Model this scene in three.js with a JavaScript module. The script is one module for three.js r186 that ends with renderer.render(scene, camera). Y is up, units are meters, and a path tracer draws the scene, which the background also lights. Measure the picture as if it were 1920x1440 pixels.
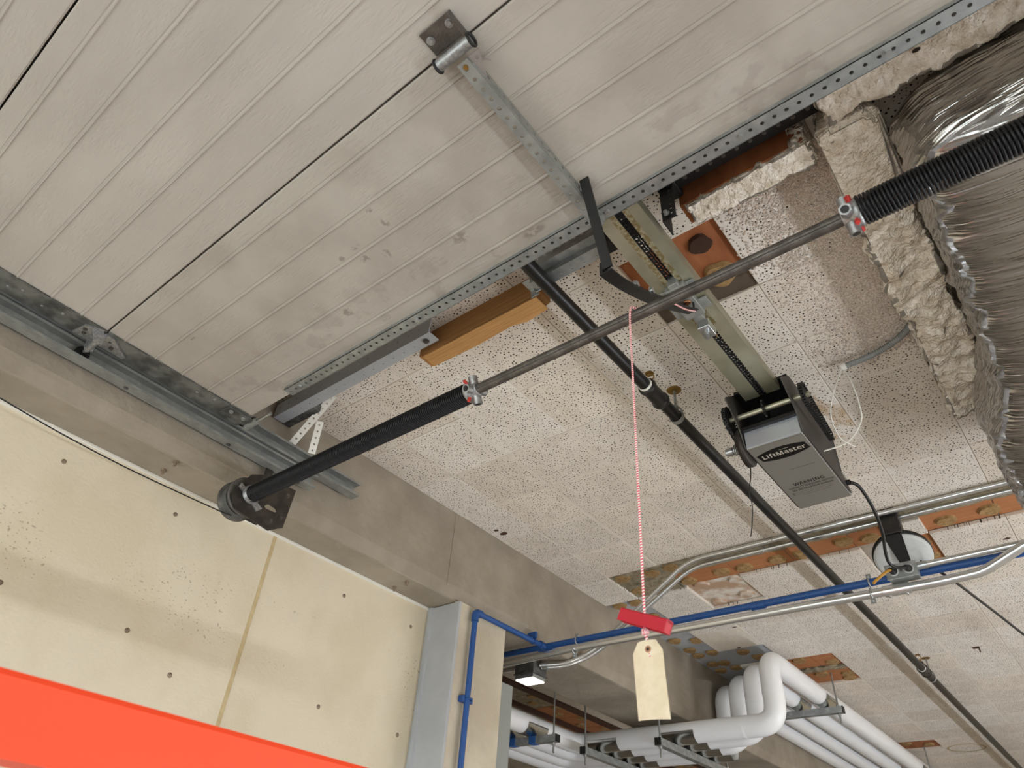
import * as THREE from 'three';
import { mergeGeometries, mergeVertices, toCreasedNormals } from 'three/addons/utils/BufferGeometryUtils.js';
import { RoundedBoxGeometry } from 'three/addons/geometries/RoundedBoxGeometry.js';
import { RectAreaLightUniformsLib } from 'three/addons/lights/RectAreaLightUniformsLib.js';
import { ImprovedNoise } from 'three/addons/math/ImprovedNoise.js';

const MIX = { sky: 3.8, sun: 2.7, strip: 2.6, panel: 0.75 };  // strip and panel weigh the lamps added out of view
// ------------------------------------------------------------------ camera, sky, sun, exposure
RectAreaLightUniformsLib.init();
const renderer = new THREE.WebGLRenderer({ antialias: true });
renderer.toneMapping = THREE.LinearToneMapping;
renderer.toneMappingExposure = 1.85;
renderer.shadowMap.enabled = true;
const scene = new THREE.Scene();
const camera = new THREE.PerspectiveCamera(57.92, 4 / 3, 0.05, 200);
camera.position.set(0, 1.7, 0);
camera.setRotationFromMatrix(new THREE.Matrix4().makeBasis(
  new THREE.Vector3(0.779278, 0.065116, -0.623286),
  new THREE.Vector3(0.355256, 0.773434, 0.524970),
  new THREE.Vector3(0.516255, -0.630523, 0.579587)));
camera.focus = 2.1;
camera.userData.fStop = 6.5;
scene.background = new THREE.Color().setRGB(0.72, 0.86, 1.0);   // bright open sky seen through the doorway
scene.backgroundIntensity = MIX.sky;
const sun = new THREE.DirectionalLight(0xfff1de, MIX.sun);               // sun stands behind the building and falls on the yard only
sun.position.set(-3, 14, -6); sun.target.position.set(0, 0, 8);
sun.castShadow = true; sun.shadow.mapSize.set(2048, 2048);
Object.assign(sun.shadow.camera, { left: -20, right: 20, top: 20, bottom: -20, near: 1, far: 60 });
scene.add(sun, sun.target);

// ------------------------------------------------------------------ helpers
let seed = 7;
const rnd = () => { seed = (seed * 1664525 + 1013904223) >>> 0; return seed / 4294967296; };
const rr = (a, b) => a + (b - a) * rnd();
const V = (x, y, z) => new THREE.Vector3(x, y, z);
const A = (p) => (p.isVector3 ? p : V(p[0], p[1], p[2]));
const used = {};
function numbered(name) { const n = used[name] = (used[name] ?? -1) + 1; return n ? name + '_' + String(n).padStart(3, '0') : name; }
function thing(name, label, category, at = [0, 0, 0], group) {
  const o = new THREE.Group(); o.name = numbered(name); o.position.set(...at); scene.add(o);
  o.userData = { label, category }; if (group) o.userData.group = group;
  return o;
}
function origin(o) { const p = V(0, 0, 0); for (let q = o; q && q !== scene; q = q.parent) p.add(q.position); return p; }
// a part: geometry given in room coordinates, stored relative to its parent
function part(parent, name, geo, mat, label, kind) {
  const list = (Array.isArray(geo) ? geo : [geo]).map((g) => clean(g));
  const g = list.length > 1 ? mergeGeometries(list) : list[0];
  const o = origin(parent); g.translate(-o.x, -o.y, -o.z);
  const m = new THREE.Mesh(g, mat); m.name = name; m.castShadow = m.receiveShadow = true;
  if (label) m.userData.label = label; if (kind) m.userData.kind = kind;
  parent.add(m); return m;
}
function single(name, label, category, geo, mat, group) {          // a thing that is one mesh
  const m = part(scene, numbered(name), geo, mat); m.userData = { label, category }; if (group) m.userData.group = group; return m;
}
function struct(name, geo, mat, label) { const m = part(scene, numbered(name), geo, mat); m.userData.kind = 'structure'; if (label) m.userData.label = label; return m; }
// non-indexed, with box-mapped uv in metres unless the shape carries its own
function clean(g) {
  if (g.userData.keep) { const k = g.index ? g.toNonIndexed() : g; return k; }
  const n = g.index ? g.toNonIndexed() : g.clone(), p = n.attributes.position, q = n.attributes.normal, uv = new Float32Array(p.count * 2);
  for (let i = 0; i < p.count; i++) {
    const ax = Math.abs(q.getX(i)), ay = Math.abs(q.getY(i)), az = Math.abs(q.getZ(i));
    if (ay >= ax && ay >= az) { uv[2 * i] = p.getX(i); uv[2 * i + 1] = p.getZ(i); }
    else if (ax >= az) { uv[2 * i] = p.getZ(i); uv[2 * i + 1] = p.getY(i); }
    else { uv[2 * i] = p.getX(i); uv[2 * i + 1] = p.getY(i); }
  }
  for (const k of Object.keys(n.attributes)) if (!['position', 'normal'].includes(k)) n.deleteAttribute(k);
  n.setAttribute('uv', new THREE.BufferAttribute(uv, 2));
  return n;
}
const keep = (g) => { g.userData.keep = true; return g; };
function box(x0, x1, y0, y1, z0, z1, bevel = 0) {
  const sx = Math.abs(x1 - x0), sy = Math.abs(y1 - y0), sz = Math.abs(z1 - z0);
  const g = bevel ? new RoundedBoxGeometry(sx, sy, sz, 2, Math.min(bevel, sx / 2.1, sy / 2.1, sz / 2.1)) : new THREE.BoxGeometry(sx, sy, sz);
  return g.translate((x0 + x1) / 2, (y0 + y1) / 2, (z0 + z1) / 2);
}
function cyl(a, b, r, seg = 16, r2 = r) {                           // closed cylinder or cone from a to b
  a = A(a); b = A(b); const d = b.clone().sub(a), g = new THREE.CylinderGeometry(r2, r, d.length(), seg);
  g.applyQuaternion(new THREE.Quaternion().setFromUnitVectors(V(0, 1, 0), d.clone().normalize()));
  const m = a.clone().add(b).multiplyScalar(0.5); return g.translate(m.x, m.y, m.z);
}
function ring(c, axis, R, r, seg = 24, rs = 8, arc = Math.PI * 2) {
  const g = new THREE.TorusGeometry(R, r, rs, seg, arc); g.applyQuaternion(new THREE.Quaternion().setFromUnitVectors(V(0, 0, 1), A(axis).normalize()));
  return g.translate(...A(c).toArray());
}
function disc(c, axis, r, t, seg = 24) { const n = A(axis).normalize().multiplyScalar(t / 2), p = A(c); return cyl(p.clone().sub(n), p.clone().add(n), r, seg); }
function tube(pts, r, n = 60, rs = 8, closed = false) { return new THREE.TubeGeometry(new THREE.CatmullRomCurve3(pts.map(A), closed, 'catmullrom', 0.5), n, r, rs, closed); }
function bent(pts, r, fillet = 0.05, rs = 14) {                     // pipe along straight runs with rounded bends, ends closed
  pts = pts.map(A); const path = new THREE.CurvePath(); let from = pts[0];
  for (let i = 1; i < pts.length; i++) {
    const p = pts[i];
    if (i === pts.length - 1) { path.add(new THREE.LineCurve3(from, p)); break; }
    const din = p.clone().sub(pts[i - 1]).normalize(), dout = pts[i + 1].clone().sub(p).normalize();
    const f = Math.min(fillet, p.distanceTo(from) * 0.49, p.distanceTo(pts[i + 1]) * 0.49), e = p.clone().addScaledVector(din, -f), s = p.clone().addScaledVector(dout, f);
    path.add(new THREE.LineCurve3(from, e)); path.add(new THREE.QuadraticBezierCurve3(e, p, s)); from = s;
  }
  // rings placed at the ends of straights and along bends, kept untwisted
  const P = [], T = [];
  for (const c of path.curves) { const n = c.isLineCurve3 ? 1 : 10; for (let k = 0; k <= n; k++) { if (k === 0 && P.length) continue; P.push(c.getPoint(k / n)); T.push(c.getTangent(k / n)); } }
  let up = Math.abs(T[0].y) > 0.9 ? V(1, 0, 0) : V(0, 1, 0); const pos = [], nor = [], idx = [];
  for (let i = 0; i < P.length; i++) {
    up = up.clone().addScaledVector(T[i], -up.dot(T[i])).normalize(); const side = T[i].clone().cross(up);
    for (let k = 0; k <= rs; k++) { const a = k / rs * Math.PI * 2, n = up.clone().multiplyScalar(Math.cos(a)).addScaledVector(side, Math.sin(a)); nor.push(n.x, n.y, n.z); pos.push(P[i].x + n.x * r, P[i].y + n.y * r, P[i].z + n.z * r); }
  }
  for (let i = 0; i < P.length - 1; i++) for (let k = 0; k < rs; k++) { const a = i * (rs + 1) + k, b = a + rs + 1; idx.push(a, a + 1, b, b, a + 1, b + 1); }
  const g = new THREE.BufferGeometry(); g.setAttribute('position', new THREE.Float32BufferAttribute(pos, 3)); g.setAttribute('normal', new THREE.Float32BufferAttribute(nor, 3)); g.setIndex(idx);
  const cap = (i, s) => disc(P[i].clone().addScaledVector(T[i], -s * 0.0005), T[i], r, 0.001, rs);
  return mergeGeometries([clean(g), clean(cap(0, -1)), clean(cap(P.length - 1, 1))]);
}
function extr(poly, axis, a0, a1, holes = []) {                     // polygon in the plane across an axis, pushed along it: x -> (z, y), y -> (x, z), z -> (x, y)
  const s = new THREE.Shape(poly.map((p) => new THREE.Vector2(...p)));
  for (const [cx, cy, r, seg] of holes) { const h = new THREE.Path(); h.absellipse(cx, cy, r, r, 0, Math.PI * 2, true); s.holes.push(h); }
  const g = new THREE.ExtrudeGeometry(s, { depth: a1 - a0, bevelEnabled: false, curveSegments: 6 }), p = g.attributes.position;
  for (let i = 0; i < p.count; i++) { const u = p.getX(i), v = p.getY(i), w = p.getZ(i) + a0; if (axis === 'x') p.setXYZ(i, w, v, u); else if (axis === 'y') p.setXYZ(i, u, w, v); else p.setXYZ(i, u, v, w); }
  if (axis !== 'z') for (let i = 0; i < p.count; i += 3) { const t = [p.getX(i), p.getY(i), p.getZ(i)]; p.setXYZ(i, p.getX(i + 2), p.getY(i + 2), p.getZ(i + 2)); p.setXYZ(i + 2, ...t); }
  g.computeVertexNormals(); return g;
}
function rev(profile, at, axis, seg = 28) {                         // profile [radius, along] turned about an axis through a point
  const g = new THREE.LatheGeometry(profile.map((p) => new THREE.Vector2(...p)), seg);
  g.applyQuaternion(new THREE.Quaternion().setFromUnitVectors(V(0, 1, 0), A(axis).normalize())); return g.translate(...A(at).toArray());
}
function plate(o, U, W, len, wid, t, { pitch = 0, r = 0.004, rows = [0.5], start = 0.015, cut = 0 } = {}) {   // flat bar from o along U, W its width direction, with punched holes
  U = A(U).normalize(); W = A(W).normalize(); const holes = [];
  if (pitch) for (const f of rows) for (let x = start; x < len - start * 0.6; x += pitch) holes.push([x, wid * f, r]);
  const s = new THREE.Shape(cut ? [[cut, 0], [len - cut, 0], [len, cut], [len, wid - cut], [len - cut, wid], [cut, wid], [0, wid - cut], [0, cut]].map((p) => new THREE.Vector2(...p)) : [[0, 0], [len, 0], [len, wid], [0, wid]].map((p) => new THREE.Vector2(...p)));
  for (const [x, y, q] of holes) { const h = new THREE.Path(); h.absellipse(x, y, q, q, 0, Math.PI * 2, true); s.holes.push(h); }
  const g = new THREE.ExtrudeGeometry(s, { depth: t, bevelEnabled: false, curveSegments: 5 }), N = U.clone().cross(W);
  return g.applyMatrix4(new THREE.Matrix4().makeBasis(U, W, N).setPosition(A(o)));
}
function hexbolt(at, axis, r = 0.006, h = 0.005) {                  // bolt head with washer
  const n = A(axis).normalize(), p = A(at); return [cyl(p, p.clone().addScaledVector(n, 0.0015), r * 1.35, 14), cyl(p, p.clone().addScaledVector(n, h), r, 6)];
}
function lumpy(g, amp, freq, sd = 0, soft = 1) {                     // closed box or sheet roughened by layered noise
  for (const k of Object.keys(g.attributes)) if (k !== 'position') g.deleteAttribute(k);
  g = mergeVertices(g, 1e-5); g.computeVertexNormals(); const N = new ImprovedNoise(), p = g.attributes.position, n = g.attributes.normal;
  for (let i = 0; i < p.count; i++) {
    const x = p.getX(i), y = p.getY(i), z = p.getZ(i); let d = 0;
    for (let o = 0, a = 1, f = freq; o < 4; o++, a *= 0.55, f *= 2.1) d += a * N.noise(x * f + sd, y * f + sd * 1.7, z * f - sd);
    d *= amp; p.setXYZ(i, x + n.getX(i) * d, y + n.getY(i) * d, z + n.getZ(i) * d);
  }
  g.computeVertexNormals(); return g;
}

// ------------------------------------------------------------------ procedural textures
function grid(sd) { let s = sd >>> 0; const g = new Float32Array(65536); for (let i = 0; i < 65536; i++) { s = (s * 1664525 + 1013904223) >>> 0; g[i] = s / 4294967296; } return g; }
const GR = grid(99);
function vn(x, y, per, sd = 0) {                                     // repeating value noise
  const xi = Math.floor(x), yi = Math.floor(y), fx = x - xi, fy = y - yi, u = fx * fx * (3 - 2 * fx), v = fy * fy * (3 - 2 * fy);
  const m = (a) => ((a % per) + per) % per, h = (a, b) => GR[(m(a) * 157 + m(b) * 8191 + sd * 7919) & 65535];
  const a = h(xi, yi), b = h(xi + 1, yi), c = h(xi, yi + 1), d = h(xi + 1, yi + 1);
  return a + (b - a) * u + (c - a) * v + (a - b - c + d) * u * v;
}
function fbm(u, v, f, oct, sd, sx = 1, sy = 1) { let s = 0, t = 0; for (let o = 0, a = 1; o < oct; o++, a *= 0.55, f *= 2) { s += a * vn(u * f * sx, v * f * sy, f * Math.max(sx, sy) * 64, sd + o); t += a; } return s / t; }
function tex(w, h, fn, srgb = true, rep) {
  const d = new Uint8Array(w * h * 4), o = [0, 0, 0];
  for (let j = 0; j < h; j++) for (let i = 0; i < w; i++) { fn((i + 0.5) / w, (j + 0.5) / h, o); const k = (j * w + i) * 4; for (let c = 0; c < 3; c++) d[k + c] = Math.max(0, Math.min(255, o[c] * 255)); d[k + 3] = 255; }
  const t = new THREE.DataTexture(d, w, h); t.magFilter = THREE.LinearFilter; t.minFilter = THREE.LinearMipmapLinearFilter; t.generateMipmaps = true; t.wrapS = t.wrapT = THREE.RepeatWrapping;
  if (srgb) t.colorSpace = THREE.SRGBColorSpace; if (rep) t.repeat.set(1 / rep[0], 1 / rep[1]); t.needsUpdate = true; return t;
}
const wrapf = (u, v, f, oct, sd, sx = 1, sy = 1) => { let s = 0, t = 0; for (let o = 0, a = 1; o < oct; o++, a *= 0.55, f *= 2) { const X = u * f * sx, Y = v * f * sy, px = f * sx; s += a * vnp(X, Y, f * sx, f * sy, sd + o); t += a; } return s / t; };
function vnp(x, y, px, py, sd) {
  const xi = Math.floor(x), yi = Math.floor(y), fx = x - xi, fy = y - yi, u = fx * fx * (3 - 2 * fx), v = fy * fy * (3 - 2 * fy);
  const h = (a, b) => GR[((((a % px) + px) % px) * 157 + (((b % py) + py) % py) * 8191 + sd * 7919) & 65535];
  const a = h(xi, yi), b = h(xi + 1, yi), c = h(xi, yi + 1), d = h(xi + 1, yi + 1);
  return a + (b - a) * u + (c - a) * v + (a - b - c + d) * u * v;
}
const mixc = (o, a, b, t) => { for (let c = 0; c < 3; c++) o[c] = a[c] + (b[c] - a[c]) * t; };
const hex = (h) => [(h >> 16 & 255) / 255, (h >> 8 & 255) / 255, (h & 255) / 255];
const sst = (a, b, x) => { x = Math.max(0, Math.min(1, (x - a) / (b - a))); return x * x * (3 - 2 * x); };
function std(o) { return new THREE.MeshStandardMaterial(o); }
const two = (a, b, f, oct, sd, rep, sx = 1, sy = 1, w = 512, contrast = 1) => tex(w, w, (u, v, o) => { const n = wrapf(u, v, f, oct, sd, sx, sy); mixc(o, a, b, Math.max(0, Math.min(1, (n - 0.5) * 2.2 * contrast + 0.5))); }, true, rep);
const grey = (f, oct, sd, rep, sx = 1, sy = 1, w = 512, contrast = 1) => tex(w, w, (u, v, o) => { const n = Math.max(0, Math.min(1, (wrapf(u, v, f, oct, sd, sx, sy) - 0.5) * 2.2 * contrast + 0.5)); o[0] = o[1] = o[2] = n; }, false, rep);

// perforated tile faces: three punch patterns, one of them again with a water stain
function punch(sd) { let s = sd; const q = () => { s = (s * 1664525 + 1013904223) >>> 0; return s / 4294967296; }, hs = []; let tries = 0; while (hs.length < 430 && tries++ < 40000) { const x = 0.03 + 0.94 * q(), y = 0.03 + 0.94 * q(), r = q() < 0.45 ? 0.0068 + 0.003 * q() : 0.0038 + 0.002 * q(); if (hs.every((h) => Math.hypot(h[0] - x, h[1] - y) > h[2] + r + 0.0165)) hs.push([x, y, r]); } return hs; }
function tileMap(sd, stain) {
  const W = 512, cov = new Float32Array(W * W);
  for (const [x, y, r] of punch(sd)) { const R = r * W, cx = x * W, cy = y * W; for (let j = Math.floor(cy - R - 2); j <= cy + R + 2; j++) for (let i = Math.floor(cx - R - 2); i <= cx + R + 2; i++) if (i >= 0 && j >= 0 && i < W && j < W) cov[j * W + i] = Math.max(cov[j * W + i], 1 - sst(R - 0.9, R + 0.9, Math.hypot(i + 0.5 - cx, j + 0.5 - cy))); }
  const base = hex(0xeae1d6), low = hex(0xe1d7cb), hole = hex(0x2a211b);
  const map = tex(W, W, (u, v, o) => {
    mixc(o, low, base, sst(0.3, 0.7, wrapf(u, v, 4, 4, sd % 50)));
    if (stain) { const n = wrapf(u, v, 2, 4, 40 + stain) + 0.05 * (wrapf(u, v, 16, 3, 60) - 0.5), k = 0.45 * sst(0.36, 0.42, n) + 0.4 * sst(0.48, 0.52, n) + 0.3 * sst(0.40, 0.42, n) * (1 - sst(0.42, 0.46, n)); const c = o.slice(); mixc(o, c, hex(0xa5835c), Math.min(1, k) * 0.75); }
    const c = o.slice(); mixc(o, c, hole, cov[(Math.floor(v * W) * W) + Math.floor(u * W)]);
  });
  const bump = tex(W, W, (u, v, o) => { o[0] = o[1] = o[2] = 0.75 + 0.25 * wrapf(u, v, 24, 3, 5) - 0.75 * cov[(Math.floor(v * W) * W) + Math.floor(u * W)]; }, false);
  return [map, bump];
}
const tileMats = [];
for (const sd of [11, 523, 9137]) { const [map, bumpMap] = tileMap(sd); for (const tone of [0xffffff, 0xf8f6f3, 0xfcf9f4, 0xf5f2ee]) tileMats.push(std({ map, bumpMap, bumpScale: 0.0012, color: tone, roughness: 0.92 })); }
const stainedTile = (() => { const [map, bumpMap] = tileMap(771, 3); return std({ map, bumpMap, bumpScale: 0.0012, roughness: 0.92 }); })();
const plainTile = std({ map: two(hex(0xdacfbf), hex(0xe6dccd), 6, 4, 3, [0.3, 0.3]), roughness: 0.92 });

const M = {};
M.concrete = std({ map: two(hex(0x8f8475), hex(0xa89d8d), 4, 6, 21, [0.9, 0.9], 1, 1, 1024), bumpMap: grey(24, 4, 8, [0.6, 0.6], 1, 1, 512), bumpScale: 0.0015, roughness: 0.85 });
M.slab = std({ map: two(hex(0x9c9081), hex(0xb4a99a), 6, 5, 25, [0.8, 0.8]), bumpMap: grey(30, 4, 9, [0.5, 0.5]), bumpScale: 0.002, roughness: 0.9 });
M.floor = std({ map: two(hex(0x8f8a84), hex(0xa5a09a), 5, 5, 31, [2, 2]), roughness: 0.6 });
M.yard = std({ map: two(hex(0xb9b4aa), hex(0xc9c4ba), 5, 5, 32, [3, 3]), roughness: 0.9 });
M.plain = std({ map: two(hex(0xd2c6ae), hex(0xdacfb9), 4, 5, 33, [1.5, 1.5]), roughness: 0.9 });
M.column = std({ map: two(hex(0xb9ad98), hex(0xcdc2ad), 5, 6, 36, [0.7, 0.7], 1, 1, 1024), bumpMap: grey(20, 4, 7, [0.4, 0.4]), bumpScale: 0.0012, roughness: 0.85 });
M.greyPaint = std({ map: two(hex(0xa9abae), hex(0xb6b8ba), 4, 5, 37, [0.6, 0.6]), roughness: 0.5 });
M.cabinet = std({ color: 0x8f938f, roughness: 0.5 });
M.galv = std({ map: two(hex(0x9da1a2), hex(0xb8bcbc), 10, 3, 41, [0.25, 0.25]), roughness: 0.45, metalness: 0.8 });
M.galvDull = std({ map: two(hex(0x8a8b88), hex(0x9fa09b), 10, 4, 43, [0.3, 0.3]), roughness: 0.62, metalness: 0.55 });
M.galvDirty = std({ map: two(hex(0x4a4a48), hex(0x7c7c78), 8, 5, 45, [0.3, 0.3]), roughness: 0.6, metalness: 0.5 });
M.rail = std({ map: two(hex(0xa9a68f), hex(0xc2bfa9), 5, 5, 47, [0.5, 0.5]), roughness: 0.38, metalness: 0.75 });
M.railOil = std({ map: two(hex(0x8a7a55), hex(0xb2aa90), 16, 4, 48, [0.12, 0.12], 1, 1, 512, 1.6), roughness: 0.4, metalness: 0.5 });
M.steel = std({ map: two(hex(0x5c5753), hex(0x7a756f), 8, 5, 51, [0.25, 0.25]), bumpMap: grey(30, 3, 6, [0.1, 0.1]), bumpScale: 0.0004, roughness: 0.42, metalness: 0.8 });
M.zinc = std({ color: 0xb9bcbd, roughness: 0.3, metalness: 0.9 });
M.brass = std({ color: 0xa8874a, roughness: 0.35, metalness: 0.9 });
M.cast = std({ map: two(hex(0x8f8f8f), hex(0xb2b2b2), 12, 3, 53, [0.06, 0.06]), roughness: 0.4, metalness: 0.7 });
M.black = std({ color: 0x1d1c1c, roughness: 0.45, metalness: 0.2 });
M.blackSteel = std({ map: two(hex(0x232120), hex(0x35312d), 10, 4, 55, [0.2, 0.2]), roughness: 0.4, metalness: 0.3 });
M.spring = std({ color: 0x1a1a1d, roughness: 0.38, metalness: 0.5 });
M.bracket = std({ map: two(hex(0x2f2a26), hex(0x453e38), 8, 4, 57, [0.2, 0.2]), roughness: 0.5, metalness: 0.3 });
M.drum = std({ map: two(hex(0x55524f), hex(0x74706b), 8, 4, 58, [0.1, 0.1]), roughness: 0.5, metalness: 0.5 });
M.red = std({ color: 0xb81c2c, roughness: 0.5 });
M.redScrew = std({ color: 0xc0342f, roughness: 0.5 });
M.tag = std({ map: two(hex(0xdcc9a6), hex(0xe8d8ba), 5, 5, 61, [0.1, 0.1]), roughness: 0.9 });
M.wood = std({ map: tex(512, 512, (u, v, o) => { const n = wrapf(u, v, 3, 5, 63, 1, 10), g = 0.5 + 0.5 * Math.sin((v * 26 + n * 7) * Math.PI); mixc(o, hex(0x94653a), hex(0xc08d55), 0.35 * g + 0.65 * n); }, true, [0.5, 0.12]), roughness: 0.8 });
M.woodEdge = std({ map: tex(512, 512, (u, v, o) => { const n = wrapf(u, v, 3, 5, 64, 1, 8), g = 0.5 + 0.5 * Math.sin((v * 10 + n * 6) * Math.PI); mixc(o, hex(0xa4743f), hex(0xc99a62), 0.5 * g + 0.5 * n); }, true, [0.5, 0.06]), roughness: 0.8 });
M.terra = std({ map: tex(512, 512, (u, v, o) => { const n = wrapf(u, v, 2, 5, 66, 1, 12), m = wrapf(u, v, 5, 4, 67); mixc(o, hex(0x9a5f38), hex(0xbf8253), 0.6 * n + 0.4 * m); }, true, [0.4, 0.25]), bumpMap: grey(2, 4, 66, [0.4, 0.25], 1, 12), bumpScale: 0.001, roughness: 0.9 });
M.ply = std({ map: two(hex(0x8a4f2c), hex(0xa8683f), 3, 5, 68, [0.5, 0.5], 4, 1), roughness: 0.85 });
M.mortar = std({ map: two(hex(0x84775f), hex(0xa5987e), 10, 5, 69, [0.3, 0.3]), bumpMap: grey(24, 4, 70, [0.3, 0.3]), bumpScale: 0.003, roughness: 0.95 });
M.dab = std({ map: two(hex(0x8a6a40), hex(0xab8a5c), 10, 4, 71, [0.1, 0.1]), roughness: 0.9 });
M.whitewash = std({ map: two(hex(0xb5957a), hex(0xdcd3c6), 4, 5, 72, [0.35, 0.35], 1, 1, 512, 1.8), roughness: 0.9 });
M.spray = std({ map: two(hex(0xd9cab5), hex(0xf6ecdf), 14, 5, 73, [0.3, 0.3], 1, 1, 1024, 1.2), bumpMap: grey(40, 4, 74, [0.3, 0.3], 1, 1, 1024), bumpScale: 0.004, roughness: 1 });
M.grain = std({ color: 0xffffff, roughness: 1 });
M.foil = std({ color: 0xb9b6b2, roughness: 0.25, metalness: 1, bumpMap: tex(1024, 1024, (u, v, o) => { const a = wrapf(u, v, 3, 4, 75, 1, 4), b = 1 - Math.abs(2 * wrapf(u, v, 3, 4, 79, 1, 7) - 1), c = 1 - Math.abs(2 * wrapf(u, v, 6, 2, 81, 1, 10) - 1); o[0] = o[1] = o[2] = 0.4 * a + 0.4 * b * b + 0.2 * c * c; }, false, [0.6, 0.6]), bumpScale: 0.009 });
M.insul = std({ color: 0xf6f6f8, roughness: 0.32 });
M.pipeBlack = std({ map: two(hex(0x151413), hex(0x24211e), 6, 4, 85, [0.3, 0.3]), roughness: 0.38, metalness: 0.25 });
M.emt = std({ color: 0xd6d6d4, roughness: 0.24, metalness: 0.85 });
M.saddle = std({ color: 0xd2d2ce, roughness: 0.22, metalness: 1 });
M.blue = std({ color: 0x1f4d8c, roughness: 0.45 });
M.tape = std({ color: 0x2f6fc4, roughness: 0.6 });
M.reel = std({ map: two(hex(0xb9bab8), hex(0xc9cac8), 6, 4, 87, [0.2, 0.2]), roughness: 0.5 });
M.cover = std({ map: two(hex(0x8f8c87), hex(0x979490), 6, 4, 88, [0.2, 0.2]), roughness: 0.34, metalness: 0.6 });
M.chassis = std({ color: 0x4a4642, roughness: 0.5, metalness: 0.3 });
M.orange = std({ color: 0xf2481f, roughness: 0.5 });
M.white = std({ color: 0xe8e4da, roughness: 0.6 });
M.yellow = std({ color: 0xb8862c, roughness: 0.6 });
M.brown = std({ color: 0x4a2c1e, roughness: 0.8 });
M.rustSteel = std({ map: two(hex(0x7a6a58), hex(0x9c8b76), 8, 5, 89, [0.2, 0.2]), roughness: 0.7, metalness: 0.2 });
M.copper = std({ color: 0xb37a52, roughness: 0.4, metalness: 0.8 });
M.lens = std({ color: 0xffffff, emissive: 0xfff6e6, emissiveIntensity: 2.2, roughness: 0.5 });

// ------------------------------------------------------------------ the room
const HC = 3.3;                                                      // underside of the ceiling tiles
struct('floor', box(-6.2, 3.2, -0.2, 0, -11.2, 1.95), M.floor, 'grey concrete floor slab');
struct('ground', box(-25, 25, -0.25, -0.02, 1.95, 30), M.yard, 'pale concrete yard outside the doorway');
const ceiling = struct('ceiling', box(-6.2, 3.2, 3.322, 3.55, -11.2, 1.95), M.slab, 'rough slab carrying perforated acoustic tiles');
struct('wall_right', box(2.9, 3.2, 0, 3.322, -11.2, 1.95), M.plain, 'cream wall outside the frame');
struct('wall_back', box(-6.2, 2.9, 0, 3.322, -11.2, -10.9), M.plain, 'cream end wall');
struct('wall_bay', box(-6.2, -5.9, 0, 3.322, -10.9, 1.95), M.plain, 'cream wall of the next bay');
struct('wall_front', [box(-5.9, -2.2, 0, 3.322, 1.7, 1.95), box(1.1, 2.9, 0, 3.322, 1.7, 1.95), box(-2.2, 1.1, 2.5, 3.322, 1.7, 1.95)], M.plain, 'front wall around the open doorway');

// left wall: cast panels, one cream colour with casting pits in a band
const wallMap = tex(1536, 640, (u, v, o) => {
  const y = 1.6 + v * 1.305, n = wrapf(u, v, 5, 6, 91, 3, 1);
  mixc(o, hex(0xd8cbb0), hex(0xe0d4bc), sst(0.3, 0.7, n));
  const s = sst(0.86, 0.92, wrapf(u, v, 256, 1, 94, 2, 1)) * sst(0.5, 0.62, wrapf(u, v, 7, 3, 95, 2, 1)) * sst(2.42, 2.47, y) * (1 - sst(2.62, 2.7, y)); const d = o.slice(); mixc(o, d, hex(0x7b6c53), s * 0.45);
});
wallMap.wrapS = wallMap.wrapT = THREE.ClampToEdgeWrapping;
M.wall = std({ map: wallMap, bumpMap: grey(60, 3, 96, [0.5, 0.5]), bumpScale: 0.0004, roughness: 0.88 });
const wallGeo = clean(box(-2.5, -2.345, 1.6, 2.905, -2.19, 1.7)); { const p = wallGeo.attributes.position, uv = wallGeo.attributes.uv; for (let i = 0; i < p.count; i++) uv.setXY(i, (p.getZ(i) + 2.2) / 3, (p.getY(i) - 1.6) / 1.305); keep(wallGeo); }
M.wall.bumpMap.repeat.set(6, 3);
const wallLeft = struct('wall_left', wallGeo, M.wall, 'cream cast wall with form-tie holes and pits');
part(wallLeft, 'lower_wall', box(-2.5, -2.345, 0, 1.6, -2.19, 1.7), M.plain);
part(wallLeft, 'joint_strip', box(-2.347, -2.3425, 1.6, 2.9, -1.323, -1.308, 0.002), std({ map: two(hex(0xc0aa80), hex(0xcdb990), 5, 4, 97, [0.1, 0.1]), roughness: 0.9 }), 'tan filled joint between wall panels');
for (const [y, z] of [[2.812, -0.522], [2.807, -0.917], [2.398, -0.917], [2.359, -1.695], [2.312, -1.1], [2.792, -1.698], [2.79, -2.09], [2.35, -2.11], [2.41, -0.53]])
  part(wallLeft, 'form_tie', [rev([[0.0001, 0.004], [0.004, 0.004], [0.007, 0.002], [0.009, -0.001]], [-2.345, y, z], [1, 0, 0], 14), cyl([-2.345, y, z], [-2.3385, y - 0.001, z], 0.003, 8)], M.rustSteel);
struct('trim_1', box(-2.349, -2.337, 2.894, 2.906, -2.19, 1.7, 0.003), M.white, 'white caulk bead along the top of the left wall');

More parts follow.
